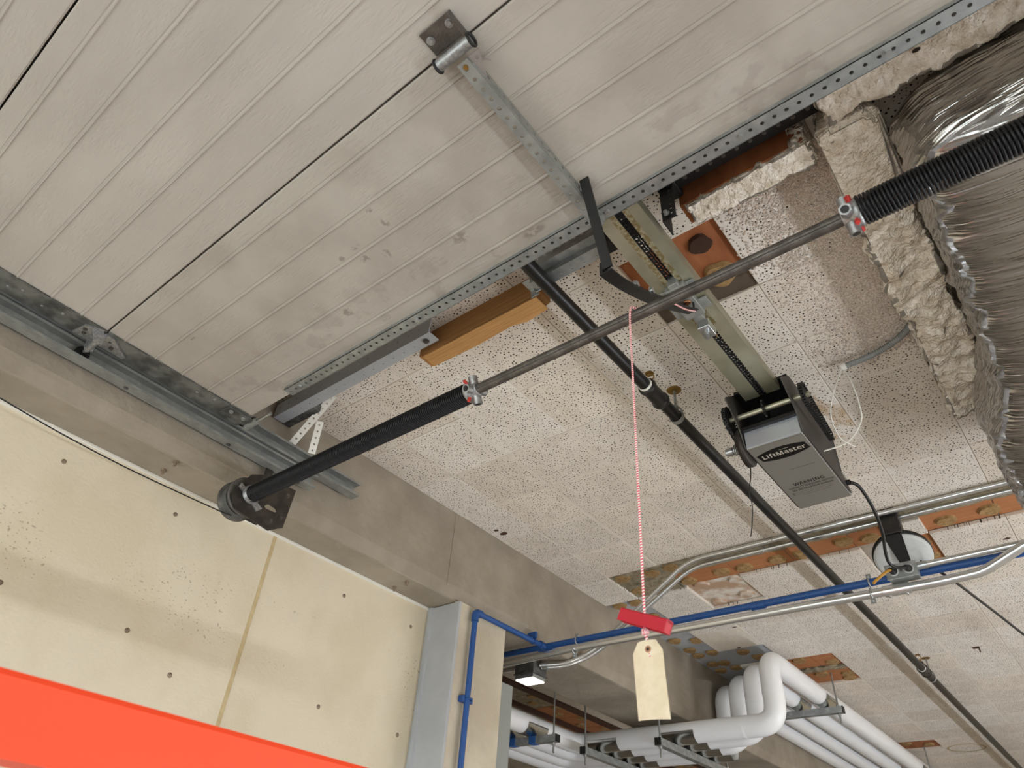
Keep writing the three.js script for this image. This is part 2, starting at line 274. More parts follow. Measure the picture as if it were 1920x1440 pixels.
// concrete beam on the left with a chamfered lower edge; its column; the jamb lining
const beamP = [[-2.146, 3.322], [-2.146, 2.955], [-2.152, 2.94], [-2.172, 2.908], [-2.18, 2.905], [-2.59, 2.905], [-2.59, 3.322]];
const beam = struct('concrete_beam', extr(beamP, 'z', -10.9, 1.7), M.concrete, 'grey concrete beam along the left side');
part(beam, 'joint_bead', extr([[-2.1465, 3.322], [-2.1465, 2.955], [-2.1525, 2.94], [-2.15, 2.94], [-2.143, 2.955], [-2.143, 3.322]], 'z', -2.095, -2.086), M.concrete);
for (const [x, z] of [[-2.19, -0.79], [-2.278, -0.795], [-2.21, -1.908], [-2.301, -1.921]]) part(beam, 'anchor_bolt', [cyl([x, 2.905, z], [x, 2.885, z], 0.005, 8), cyl([x, 2.905, z], [x, 2.897, z], 0.010, 6)], M.rustSteel);
const column = struct('concrete_column', box(-2.6, -2.146, 0, 2.905, -2.515, -2.19, 0.006), M.column, 'cream concrete column under the beam');
part(column, 'jamb_lining', [extr([[-2.375, -2.19], [-2.375, -2.182], [-2.33, -2.182], [-2.325, -2.172], [-2.312, -2.172], [-2.307, -2.182], [-2.178, -2.182], [-2.172, -2.176], [-2.142, -2.176], [-2.142, -2.19]], 'y', 0, 2.9)], M.greyPaint, 'grey painted lining on the column face');
single('electrical_cabinet', 'flat grey cabinet fixed behind the concrete column', 'cabinet', [box(-2.46, -2.2, 1.1, 2.665, -2.66, -2.517, 0.006), box(-2.2, -2.196, 1.14, 2.63, -2.645, -2.53, 0.002)], M.cabinet);

// ceiling tiles, each a piece of its own
const PX = 0.3056, xs = [-2.146]; for (let k = 5; k >= -3; k--) xs.push(-0.396 - PX * k);
const zs = []; for (let k = 3; k >= -5; k--) zs.push(-1.522 + 0.3042 * (k - 0)); zs[zs.length - 1] = -3.07;
const zs2 = [-3.40, -3.735, -4.07, -4.41, -4.747]; for (let k = 1; k < 17; k++) zs2.push(-4.747 - 0.3046 * k);
const cache = {};
function tileGeo(w, d, flip) {
  const key = [w.toFixed(4), d.toFixed(4), flip].join(); if (cache[key]) return cache[key];
  const g = 0.0007, c = 0.0022, X0 = g, X1 = w - g, Z0 = g, Z1 = d - g, t = 0.016, pos = [], uv = [];
  const quad = (...q) => { for (const i of [0, 1, 2, 0, 2, 3]) { pos.push(...q[i]); const a = q[i][0] / PX, b = q[i][2] / PX; uv.push(flip & 1 ? 1 - a : a, flip & 2 ? 1 - b : b); } };
  const B = [[X0 + c, 0, Z0 + c], [X1 - c, 0, Z0 + c], [X1 - c, 0, Z1 - c], [X0 + c, 0, Z1 - c]], E = [[X0, c, Z0], [X1, c, Z0], [X1, c, Z1], [X0, c, Z1]], T = E.map(([x, , z]) => [x, t, z]);
  quad(B[0], B[1], B[2], B[3]);
  for (let i = 0; i < 4; i++) { const j = (i + 1) % 4; quad(E[i], E[j], B[j], B[i]); quad(T[i], T[j], E[j], E[i]); }
  const G = new THREE.BufferGeometry(); G.setAttribute('position', new THREE.Float32BufferAttribute(pos, 3)); G.setAttribute('uv', new THREE.Float32BufferAttribute(uv, 2)); G.computeVertexNormals();
  return cache[key] = G;
}
const holes = [[-0.70, -0.397, -1.521, -1.219], [-1.618, -1.314, -3.734, -3.401], [-1.618, -1.314, -5.36, -4.748], [-1.618, -1.314, -7.49, -7.19], [-2.145, -1.93, -4.40, -3.38], [-2.145, -1.62, -4.746, -4.42], [-0.62, -0.397, -3.73, -3.41], [-0.09, 0.2, -2.43, -1.2], [-2.145, -1.93, -5.35, -4.75]];
const inHole = (x, z) => holes.some((h) => x > h[0] && x < h[1] && z > h[2] && z < h[3]);
function layTile(x0, x1, z0, z1) {                                   // z0 < z1
  const cx = (x0 + x1) / 2, cz = (z0 + z1) / 2; if (inHole(cx, cz)) return;
  let mat = tileMats[Math.floor(rnd() * tileMats.length)]; const stained = Math.abs(cx + 0.55) < 0.14 && Math.abs(cz + 2.28) < 0.14; if (stained) mat = stainedTile;
  if (Math.abs(cx + 1.77) < 0.15 && Math.abs(cz + 4.24) < 0.16) mat = plainTile;
  const m = new THREE.Mesh(tileGeo(x1 - x0, z1 - z0, stained ? 0 : Math.floor(rnd() * 4)), mat); m.name = 'ceiling_tile'; m.castShadow = m.receiveShadow = true;
  if (stained) m.userData.label = 'water-stained ceiling tile'; m.position.set(x0, HC + rr(-0.0008, 0.0008), z0); m.rotation.x = rr(-0.002, 0.002); m.rotation.z = rr(-0.002, 0.002); ceiling.add(m);
}
for (let i = 0; i < xs.length - 1; i++) {
  for (let j = 0; j < zs.length - 1; j++) layTile(xs[i], xs[i + 1], zs[j + 1], zs[j]);
  for (let j = 0; j < zs2.length - 1; j++) { let x0 = xs[i]; if (i === 0 && zs2[j] > -4.4) continue; layTile(x0, xs[i + 1], zs2[j + 1], zs2[j]); }
}
layTile(-0.56, -0.397, -3.39, -3.235);                                 // one cut tile left beside the reel
layTile(-2.146, -1.925, -3.40, -3.072);
// what shows where tiles are missing: hollow clay blocks, mortar, adhesive dabs
const C0 = 3.322;
function blocks(x0, x1, z0, z1, step, mat = M.terra) { for (let x = x0; x < x1 - 0.02; x += step) part(ceiling, 'clay_block', box(x + 0.002, Math.min(x + step, x1) - 0.002, C0 - 0.006 + rr(-0.001, 0.001), C0 + 0.002, z0, z1, 0.002), mat); }
function dab(x, z, r = 0.045, mat = M.dab) {
  const g = new THREE.CylinderGeometry(r * 0.86, r, 0.012, 20), p = g.attributes.position; const ph = rr(0, 6);
  for (let i = 0; i < p.count; i++) { const a = Math.atan2(p.getZ(i), p.getX(i)), k = 1 + 0.07 * Math.sin(3 * a + ph) + 0.05 * Math.sin(5 * a); p.setX(i, p.getX(i) * k); p.setZ(i, p.getZ(i) * k); }
  g.rotateX(Math.PI).computeVertexNormals(); part(ceiling, 'adhesive_dab', g.translate(x, C0 - 0.011, z), mat);
}
part(ceiling, 'mortar_strip', lumpy(new THREE.BoxGeometry(2.3, 0.012, 0.16, 110, 1, 8).translate(-0.78, C0 - 0.006, -3.152), 0.006, 30, 3), M.mortar);
blocks(-1.62, 0.2, -3.40, -3.235, 0.302);
part(ceiling, 'mortar_patch', lumpy(new THREE.BoxGeometry(0.3, 0.012, 0.17, 24, 1, 12).translate(-1.78, C0 - 0.006, -3.32), 0.006, 26, 6), M.mortar);
for (const [x, z] of [[-1.869, -3.14], [-1.698, -3.16], [-1.58, -3.15], [-1.876, -3.325], [-1.578, -3.345], [-1.38, -3.33], [-1.258, -3.34], [-1.082, -3.335], [-0.749, -3.312], [-0.632, -3.335], [-0.958, -3.34], [-0.306, -3.335], [-0.134, -3.325]]) dab(x, z);
part(ceiling, 'plywood_panel', box(-0.72, -0.38, C0 - 0.004, C0 + 0.002, -1.46, -1.2), M.ply);
part(ceiling, 'mortar_patch', lumpy(new THREE.BoxGeometry(0.36, 0.012, 0.07, 26, 1, 6).translate(-0.55, C0 - 0.005, -1.495), 0.006, 30, 9), std({ color: 0x5b4c3e, roughness: 0.95 }));
dab(-0.47, -1.43, 0.05); dab(-0.47, -1.29, 0.035, std({ color: 0x3f2718, roughness: 0.9 }));
part(ceiling, 'whitewashed_panel', box(-1.62, -1.312, C0 - 0.004, C0 + 0.002, -3.735, -3.40), M.whitewash);
for (const [x, z] of [[-1.544, -3.43], [-1.355, -3.45], [-1.388, -3.66], [-1.56, -3.68]]) dab(x, z, 0.042, M.whitewash);
blocks(-1.62, -1.312, -5.05, -4.747, 0.154); blocks(-1.62, -1.312, -5.36, -5.055, 0.154);
part(ceiling, 'mortar_strip', lumpy(new THREE.BoxGeometry(0.3, 0.012, 0.08, 24, 1, 6).translate(-1.466, C0 - 0.009, -5.05), 0.006, 28, 12), M.mortar);
for (const [x, z] of [[-1.36, -5.22], [-1.385, -5.32], [-1.522, -5.167], [-1.37, -4.95], [-1.55, -4.84]]) dab(x, z);
blocks(-1.62, -1.312, -7.49, -7.19, 0.154, M.ply); dab(-1.4, -7.38); dab(-1.56, -7.3);
blocks(-0.63, -0.38, -3.735, -3.40, 0.125); dab(-0.45, -3.5, 0.04); dab(-0.45, -3.66, 0.04);
part(ceiling, 'painted_slab', box(-2.146, -1.6, C0 - 0.003, C0 + 0.002, -5.36, -3.38), M.greyPaint);
for (const [x, z] of [[-2.09, -4.135], [-2.085, -4.334], [-2.09, -4.456], [-2.08, -4.654], [-2.09, -4.803], [-1.965, -4.19], [-1.979, -4.44], [-2.0, -4.665], [-1.97, -4.79], [-2.09, -3.471], [-1.981, -3.467], [-2.0, -3.7], [-2.0, -3.9], [-1.8, -4.52], [-1.75, -4.65]]) dab(x, z, 0.043);
blocks(-0.1, 0.22, -2.44, -2.34, 0.32);
part(ceiling, 'ring_stain', rev([[0.135, 0], [0.149, 0], [0.149, 0.0006], [0.135, 0.0006], [0.135, 0]], [-1.148, HC - 0.0012, -7.55], [0, 1, 0], 48), std({ color: 0xb39a6c, roughness: 0.95 }), 'tan water ring on the tiles');
// timber-toned strips of the next bay's ceiling beyond the beam
for (const [x0, x1] of [[-3.63, -3.555], [-3.97, -3.93]]) part(ceiling, 'steel_joist', box(x0, x1, 3.285, C0, -10.9, -2.6, 0.004), M.brown);
for (const x of [-3.925, -4.32]) for (let z = -9; z < -3; z += 0.36) { part(ceiling, 'clay_block', box(x, x + 0.29, C0 - 0.006, C0 + 0.002, z, z + 0.35, 0.002), rnd() < 0.3 ? M.mortar : M.terra); }
for (let z = -8.6; z < -3.2; z += 0.37) { dab(-3.85 + rr(-0.02, 0.02), z); dab(-3.72 + rr(-0.02, 0.02), z + 0.17); dab(-4.15, z + 0.1); }
for (let z = -8.7; z < -2.8; z += 0.31) part(ceiling, 'ceiling_tile', box(-3.55, -2.6, HC, HC + 0.016, z, z + 0.307, 0.002), plainTile);
// chips broken out of the tiles and a leftover hook
for (const [x, z, r] of [[-2.09, -2.322, 0.011], [-2.082, -2.368, 0.017], [-1.644, -4.05, 0.013], [-0.126, -3.618, 0.012], [-1.77, -4.39, 0.01]]) part(ceiling, 'broken_chip', new THREE.IcosahedronGeometry(r, 2).scale(1.3, 0.12, 0.8).translate(x, HC - 0.0004, z), M.brown);
part(ceiling, 'leftover_hook', [cyl([-0.532, HC, -5.026], [-0.532, HC - 0.03, -5.026], 0.004, 8), box(-0.565, -0.528, HC - 0.006, HC, -5.036, -5.016)], M.brown);

// ------------------------------------------------------------------ the open sectional door overhead
const DX0 = -2.055, DX1 = 1.0, DY = 3.06, DT = 0.045;
const doorBump = tex(1024, 1024, (u, v, o) => { const a = wrapf(u, v, 10, 3, 101, 1, 3), b = 1 - Math.abs(2 * wrapf(u, v, 12, 3, 104, 1, 4) - 1), m = sst(0.4, 0.6, wrapf(u, v, 4, 3, 107)); o[0] = o[1] = o[2] = 0.5 + (0.5 * b - 0.25 + 0.3 * (a - 0.5)) * (0.25 + 0.75 * m); }, false, [0.35, 0.35]);
M.door = std({ map: two(hex(0xaca49b), hex(0xb8b0a7), 4, 6, 111, [1.3, 0.9], 1, 2, 1024), bumpMap: doorBump, bumpScale: 0.0016, roughness: 0.55 });
const smudge = [[-1.101, -0.591, 0.02, 0.012], [-0.981, -0.585, 0.012, 0.016], [-1.109, -0.635, 0.02, 0.014], [-1.05, -0.655, 0.014, 0.018], [-1.16, -0.6, 0.012, 0.01], [-0.987, -0.537, 0.012, 0.008], [-0.86, -0.73, 0.03, 0.02], [-0.7, -0.82, 0.04, 0.015], [-1.3, -0.74, 0.02, 0.02], [-1.78, -0.54, 0.02, 0.004]];
const topMap = tex(2048, 512, (u, v, o) => {
  const x = DX0 + u * 3.055, z = -0.885 + v * 0.515; mixc(o, hex(0xa79e94), hex(0xb3aba1), sst(0.25, 0.75, wrapf(u, v, 4, 6, 113, 6, 1)));
  let k = 0.3 * sst(0.6, 0.72, wrapf(u, v, 8, 5, 117, 6, 1)) * sst(-0.6, -0.8, z); for (const [sx, sz, a, b] of smudge) k = Math.max(k, 0.75 * (1 - sst(0.5, 1.0, Math.hypot((x - sx) / a, (z - sz) / b))) * sst(0.35, 0.6, wrapf(u, v, 60, 3, 119, 6, 1)));
  const c = o.slice(); mixc(o, c, hex(0x7d7067), k * 0.8);
});
M.doorTop = std({ map: topMap, bumpMap: doorBump.clone(), bumpScale: 0.0016, roughness: 0.55 }); M.doorTop.bumpMap.repeat.set(3.055 / 0.35, 0.515 / 0.35);
const door = thing('overhead_door', 'open sectional overhead door with ribbed beige panels hanging under the ceiling', 'door', [-0.53, DY, -0.37]);
function section(za, zb, ribs, mat, own) {                             // za > zb
  const g = 0.0022, pts = [[zb + g, DY + DT], [zb + g, DY + 0.003], [zb + g + 0.003, DY]];
  for (const z of [...ribs].sort((p, q) => p - q)) pts.push([z - 0.0055, DY], [z - 0.003, DY - 0.003], [z - 0.0005, DY - 0.003], [z + 0.002, DY + 0.0008], [z + 0.004, DY + 0.0008], [z + 0.0055, DY]);
  pts.push([za - g - 0.003, DY], [za - g, DY + 0.003], [za - g, DY + DT]);
  let geo = extr(pts, 'x', DX0 + 0.002, DX1 - 0.002); geo = clean(geo);
  if (own) { const p = geo.attributes.position, uv = geo.attributes.uv; for (let i = 0; i < p.count; i++) uv.setXY(i, (p.getX(i) - DX0) / 3.055, (p.getZ(i) + 0.885) / 0.515); }
  const s = part(door, 'door_section', keep(geo), mat);
  for (const [x0, x1] of [[DX0, -1.965], [0.91, DX1]]) part(s, 'end_stile', [box(x0, x1, DY - 0.005, DY - 0.0005, zb + g, za - g), box(x0 < 0 ? x0 - 0.002 : x1, x0 < 0 ? x0 : x1 + 0.002, DY - 0.005, DY + DT, zb + g, za - g)], M.galvDirty, 'dark galvanised end stile');
  return s;
}
section(-0.37, -0.885, [-0.42, -0.52, -0.613, -0.709, -0.80], M.doorTop, true);
section(0.136, -0.37, [0.088, -0.006, -0.103, -0.198, -0.285], M.door);
section(0.642, 0.136, [0.217, 0.31, 0.405, 0.5, 0.59], M.door);
section(1.148, 0.642, [0.69, 0.79, 0.88, 0.97, 1.06], M.door);
for (const x of [-2.0, -1.985, -2.02]) for (const z of [-0.12, -0.19, -0.24, -0.70, -0.76]) if (rnd() < 0.45) part(door, 'stile_screw', hexbolt([x, DY - 0.005, z + rr(-0.02, 0.02)], [0, -1, 0], 0.0035, 0.003), M.zinc);
const strut = part(door, 'top_strut', [plate([-1.735, 3.047, -0.848], [1, 0, 0], [0, 0, -1], 2.40, 0.036, 0.0018, { pitch: 0.0254, r: 0.0042, rows: [0.5] }), box(-1.735, 0.665, 3.047, 3.06, -0.8495, -0.848), box(-1.735, 0.665, 3.047, 3.0555, -0.8845, -0.883)], M.galv, 'punched galvanised strut along the door edge');
for (const x of [-1.672, -1.145, -0.52, -0.193, 0.098]) part(strut, 'bolt', hexbolt([x, 3.047, -0.866], [0, -1, 0], 0.0055, 0.006), M.zinc);
const cb = part(door, 'centre_stile', [plate([-0.562, 3.026, -0.392], [0, 0, -1], [1, 0, 0], 0.485, 0.027, 0.0022, { pitch: 0.0254, r: 0.0045, rows: [0.42] }), plate([-0.535, 3.026, -0.405], [0, 0, -1], [0, 1, 0], 0.47, 0.026, 0.0022, { pitch: 0.0254, r: 0.0042, rows: [0.5], start: 0.02 })], M.galvDull, 'punched angle down the middle of the top section');
part(cb, 'bolt', [...hexbolt([-0.5485, 3.026, -0.403], [0, -1, 0], 0.0052, 0.006)], M.brass); part(cb, 'bolt', [cyl([-0.535, 3.04, -0.79], [-0.518, 3.04, -0.79], 0.007, 6)], M.zinc);
const ch = part(door, 'centre_hinge', [box(-0.594, -0.516, 3.0545, 3.058, -0.362, -0.312, 0.001), box(-0.517, -0.514, 3.035, 3.058, -0.375, -0.312)], M.steel, 'grey hinge plate on the panel seam');
part(ch, 'hinge_tube', [cyl([-0.596, 3.038, -0.374], [-0.512, 3.038, -0.374], 0.0125, 20)], M.cast);
part(ch, 'collar', [ring([-0.598, 3.038, -0.374], [1, 0, 0], 0.0135, 0.003, 20, 6), ring([-0.510, 3.038, -0.374], [1, 0, 0], 0.0135, 0.003, 20, 6)], M.black);
for (const [x, z] of [[-0.582, -0.333], [-0.53, -0.33]]) part(ch, 'bolt', hexbolt([x, 3.0545, z], [0, -1, 0], 0.0065, 0.006), M.cast);
part(ch, 'gusset', plate([-0.533, 3.03, -0.385], [0.55, 0.05, -0.83], [0, 1, 0], 0.05, 0.001, 0.002), M.zinc);
part(ch, 'gusset', extr([[-0.536, -0.392], [-0.506, -0.392], [-0.532, -0.45]], 'y', 3.0285, 3.0305, [[-0.520, -0.403, 0.004]]), M.zinc, 'bright triangular gusset');
// edge roller hinge and top roller carrier
function roller(parent, x, y, z, stem) { part(parent, 'roller_stem', cyl([x + 0.015, y, z], [x + stem, y, z], 0.0055, 12), M.zinc); const w = part(parent, 'roller', [rev([[0.006, -0.007], [0.0215, -0.007], [0.0225, -0.004], [0.0225, 0.004], [0.0215, 0.007], [0.006, 0.007], [0.006, -0.007]], [x, y, z], [1, 0, 0], 22)], M.black); }
const eh = part(door, 'edge_hinge', [extr([[-2.047, -0.30], [-1.985, -0.31], [-1.965, -0.36], [-1.985, -0.372], [-2.047, -0.372]], 'y', 3.048, 3.0545), extr([[-2.045, -0.368], [-1.972, -0.368], [-1.978, -0.40], [-2.03, -0.46], [-2.045, -0.455]], 'y', 3.049, 3.0545, [[-2.0, -0.395, 0.005]]), extr([[-0.375, 3.055], [-0.345, 3.055], [-0.35, 3.018], [-0.375, 3.018]], 'x', -2.046, -2.043), extr([[-0.375, 3.055], [-0.33, 3.055], [-0.35, 3.016], [-0.375, 3.016]], 'x', -1.985, -1.981, [[-0.361, 3.03, 0.005]])], M.cast, 'grey stamped hinge at the door edge');
part(eh, 'barrel', cyl([-2.055, 3.024, -0.362], [-1.978, 3.024, -0.362], 0.009, 16), M.cast); roller(eh, -2.094, 3.028, -0.362, 0.11);
for (const [x, z] of [[-2.0, -0.32], [-2.02, -0.325], [-2.02, -0.41]]) part(eh, 'bolt', hexbolt([x, 3.048, z], [0, -1, 0], 0.005, 0.005), M.steel);
const tc = part(door, 'top_roller_carrier', [box(-2.03, -1.972, 3.050, 3.0545, -0.92, -0.80), box(-2.0, -1.972, 3.046, 3.07, -0.922, -0.892, 0.004)], M.galvDirty, 'dark top roller carrier');
part(tc, 'bushing', cyl([-2.03, 3.052, -0.906], [-1.965, 3.052, -0.906], 0.0125, 18), M.galvDull); part(tc, 'roller_stem', cyl([-2.085, 3.09, -0.906], [-2.02, 3.06, -0.906], 0.006, 12), M.zinc); part(tc, 'stem_end', cyl([-1.97, 3.052, -0.906], [-1.885, 3.052, -0.906], 0.0055, 12), M.zinc, 'bright roller stem');
part(tc, 'roller', rev([[0.006, -0.007], [0.0215, -0.007], [0.0225, -0.004], [0.0225, 0.004], [0.0215, 0.007], [0.006, 0.007], [0.006, -0.007]], [-2.094, 3.091, -0.906], [1, 0, 0], 22), M.black);
for (const z of [-0.82, -0.868]) part(tc, 'bolt', hexbolt([-1.99, 3.050, z], [0, -1, 0], 0.006, 0.006), M.zinc);

// ------------------------------------------------------------------ tracks, hangers
function cchan(x0, x1, y0, y1, t = 0.0018, lip = 0.009) { return [[x0, y0], [x1, y0], [x1, y0 + lip], [x1 - t, y0 + lip], [x1 - t, y0 + t], [x0 + t, y0 + t], [x0 + t, y1 - t], [x1 - t, y1 - t], [x1 - t, y1 - lip], [x1, y1 - lip], [x1, y1], [x0, y1]]; }
const lt = thing('door_track', 'lower of the two galvanised tracks beside the beige door', 'track', [-2.1, 3.0, 0]);
part(lt, 'channel', extr(cchan(-2.118, -2.076, 3.002, 3.056), 'z', -1.265, 1.5), M.galvDull);
part(lt, 'back_angle', [box(-2.146, -2.1185, 3.02, 3.0225, -1.24, 1.5), box(-2.121, -2.1185, 3.002, 3.022, -1.24, 1.5)], M.galvDirty, 'angle fixing the track to the beam');
for (const z of [-0.52, -0.9, -1.2]) part(lt, 'bolt', hexbolt([-2.1, 3.002, z], [0, -1, 0], 0.006, 0.005), M.galvDirty);
const ut = thing('door_track', 'upper longer galvanised track ending past the spring bracket', 'track', [-2.1, 3.06, 0]);
part(ut, 'channel', extr(cchan(-2.118, -2.072, 3.064, 3.12), 'z', -1.465, 1.5), M.galvDull);
part(ut, 'spacer', box(-2.146, -2.1185, 3.08, 3.10, -1.42, -1.38), M.galvDirty);
for (const z of [-1.0, -1.22]) part(ut, 'bolt', hexbolt([-2.095, 3.064, z], [0, -1, 0], 0.006, 0.005), M.galvDirty);
const sb = thing('hanger_strap', 'long cream punched strap running up from the tracks to the ceiling angle', 'strap', [-2.0, 3.2, -1.12]);
{ const a = V(-1.905, 3.286, -1.115), b = V(-2.112, 3.13, -1.115), u = b.clone().sub(a); part(sb, 'strap_bar', plate(a, u, V(0.74, -0.55, 0.4).cross(u), u.length(), 0.027, 0.003, { pitch: 0.0254, r: 0.0042, rows: [0.5], start: 0.014 }), M.white); part(sb, 'bolt', hexbolt(a.clone().add(V(0, -0.006, -0.008)).addScaledVector(u, 0.66), [0.5, -0.6, 0.6], 0.005, 0.006), M.zinc); }
const sc = thing('hanger_strap', 'short cream punched strap below the long one', 'strap', [-2.04, 3.15, -1.15]);
{ const a = V(-2.0, 3.215, -1.145), b = V(-2.072, 3.12, -1.19), u = b.clone().sub(a); part(sc, 'strap_bar', plate(a, u, V(0.74, -0.55, 0.4).cross(u), u.length(), 0.027, 0.003, { pitch: 0.0254, r: 0.0042, rows: [0.5], start: 0.014 }), M.white); }
const ga = thing('ceiling_angle', 'grey punched steel angle screwed to the end of the timber block', 'angle bracket', [-1.6, 3.22, -1.08]);
part(ga, 'angle_bar', [plate([-2.13, 3.215, -1.04], [1, 0, 0], [0, 1, 0], 0.83, 0.062, 0.003, { pitch: 0.05, r: 0.004, rows: [0.6], start: 0.03 }), plate([-2.13, 3.218, -1.04], [1, 0, 0], [0, 0, -1], 0.83, 0.045, 0.003, { pitch: 0.05, r: 0.003, rows: [0.5], start: 0.04 })], M.greyPaint);
part(ga, 'bolt', hexbolt([-1.335, 3.215, -1.062], [0, -1, 0], 0.008, 0.006), M.steel);
part(ga, 'clip', box(-2.14, -1.95, 3.22, 3.30, -1.12, -1.082, 0.003), M.galvDirty);
const wb = thing('timber_block', 'bare orange-brown timber block under the ceiling beside the black pipe', 'timber', [-1.15, 3.21, -1.12]);
part(wb, 'block', extr([[-1.40, 3.3], [-1.40, 3.205], [-1.375, 3.203], [-0.92, 3.215], [-0.905, 3.222], [-0.905, 3.3]], 'z', -1.158, -1.098), M.wood);
part(wb, 'sawn_edge', extr([[-1.385, -1.158], [-1.385, -1.10], [-0.915, -1.10], [-0.915, -1.16], [-1.0, -1.168], [-1.05, -1.155], [-1.2, -1.162]], 'y', 3.199, 3.2035).translate(0, 0, 0).applyMatrix4(new THREE.Matrix4().makeRotationZ(0.0)), M.woodEdge, 'lighter rough-sawn edge');
const cl = thing('pipe_clip', 'shiny bent metal clip on the timber block at the black pipe', 'clip', [-0.9, 3.22, -1.09]);
part(cl, 'clip_plate', [box(-0.93, -0.885, 3.225, 3.228, -1.096, -1.05, 0.001), box(-0.93, -0.90, 3.2, 3.228, -1.097, -1.094), ring([-0.895, 3.215, -1.085], [0, 0, 1], 0.014, 0.003, 16, 6)], M.zinc); part(cl, 'screw', hexbolt([-0.915, 3.212, -1.094], [0, 0, 1], 0.005, 0.004), M.zinc);
const sa = thing('slotted_strut', 'galvanised slotted strut between black pipe and opener rail', 'strut', [-0.75, 3.23, -1.06]);
part(sa, 'strut_channel', [plate([-0.90, 3.225, -1.025], [1, 0, 0], [0, 1, 0], 0.30, 0.052, 0.0025, { pitch: 0.026, r: 0.0048, rows: [0.6], start: 0.02 }), box(-0.90, -0.60, 3.225, 3.2275, -1.05, -1.025), box(-0.90, -0.60, 3.205, 3.2275, -1.052, -1.0495), plate([-0.90, 3.205, -1.052], [1, 0, 0], [0, 0, -1], 0.30, 0.036, 0.0025, { pitch: 0.04, r: 0.003, rows: [0.6] })], M.galv);
part(sa, 'ceiling_tab', box(-0.90, -0.88, 3.27, 3.3, -1.03, -1.022), M.galv); part(sa, 'rail_upright', box(-0.64, -0.60, 3.16, 3.3, -1.06, -1.02, 0.003), M.black, 'black upright joining the strut to the rail');

// rail hanger and sprayed timber on the right of the rail
const bh = thing('rail_hanger', 'black punched hanger bracket between opener rail and sprayed timber', 'bracket', [-0.44, 3.15, -1.04]);
part(bh, 'hanger_plate', [plate([-0.452, 3.12, -1.02], [0, 1, 0], [1, 0, 0], 0.18, 0.034, 0.003, { pitch: 0.018, r: 0.0035, rows: [0.68], start: 0.02 }), box(-0.455, -0.452, 3.12, 3.3, -1.07, -1.02), box(-0.46, -0.41, 3.25, 3.3, -1.07, -1.0, 0.003)], M.black);
part(bh, 'bolt', [...hexbolt([-0.44, 3.14, -1.017], [0, 0, 1], 0.006, 0.01)], M.zinc);
const ba = thing('ceiling_angle', 'black riveted angle on the ceiling above the sprayed timber', 'angle bracket', [-0.25, 3.27, -1.02]);
part(ba, 'angle_bar', [box(-0.46, 0.05, 3.265, 3.3, -1.052, -1.045), box(-0.46, 0.05, 3.262, 3.267, -1.052, -1.01)], M.black); for (let x = -0.42; x < 0.04; x += 0.035) part(ba, 'rivet', hexbolt([x, 3.262, -1.03], [0, -1, 0], 0.004, 0.003), M.steel);
const wr = thing('timber_block', 'brown timber block crusted with pale sprayed fireproofing', 'timber', [-0.25, 3.21, -1.1]);
part(wr, 'block', box(-0.425, -0.105, 3.212, 3.3, -1.135, -1.068, 0.003), M.ply);
part(wr, 'sprayed_crust', [lumpy(new THREE.BoxGeometry(0.31, 0.014, 0.07, 56, 2, 14).translate(-0.255, 3.208, -1.105), 0.007, 40, 2), lumpy(new THREE.BoxGeometry(0.04, 0.09, 0.075, 8, 16, 14).translate(-0.115, 3.255, -1.103), 0.008, 40, 5)], M.spray, 'crust of pale spray');

// ------------------------------------------------------------------ torsion shaft, springs, drum, bearing plate
const SY = 2.785, SZ = -0.965;
const sh = thing('torsion_shaft', 'dark steel torsion shaft running across below the opener rail', 'shaft', [-0.53, SY, SZ]);
part(sh, 'shaft_tube', cyl([-2.09, SY, SZ], [1.02, SY, SZ], 0.0130, 24), M.steel);
part(sh, 'shaft_coupling', cyl([-1.985, SY, SZ], [-1.955, SY, SZ], 0.024, 20), M.drum);
function coil(x0, x1, R, wr, pitch) {
  const turns = (x1 - x0) / pitch, per = 18, n = Math.round(turns * per), pos = [], nor = [], idx = [], rs = 6;
  for (let i = 0; i <= n; i++) { const t = i / n, a = t * turns * Math.PI * 2, x = x0 + t * (x1 - x0), cy = Math.cos(a), cz = Math.sin(a); for (let k = 0; k <= rs; k++) { const b = k / rs * Math.PI * 2, nx = Math.sin(b), nr = Math.cos(b); pos.push(x + nx * wr, SY + cy * (R + nr * wr), SZ + cz * (R + nr * wr)); nor.push(nx, cy * nr, cz * nr); } }
  for (let i = 0; i < n; i++) for (let k = 0; k < rs; k++) { const a = i * (rs + 1) + k, b = a + rs + 1; idx.push(a, b, a + 1, b, b + 1, a + 1); }
  const g = new THREE.BufferGeometry(); g.setAttribute('position', new THREE.Float32BufferAttribute(pos, 3)); g.setAttribute('normal', new THREE.Float32BufferAttribute(nor, 3)); g.setIndex(idx); return g;
}
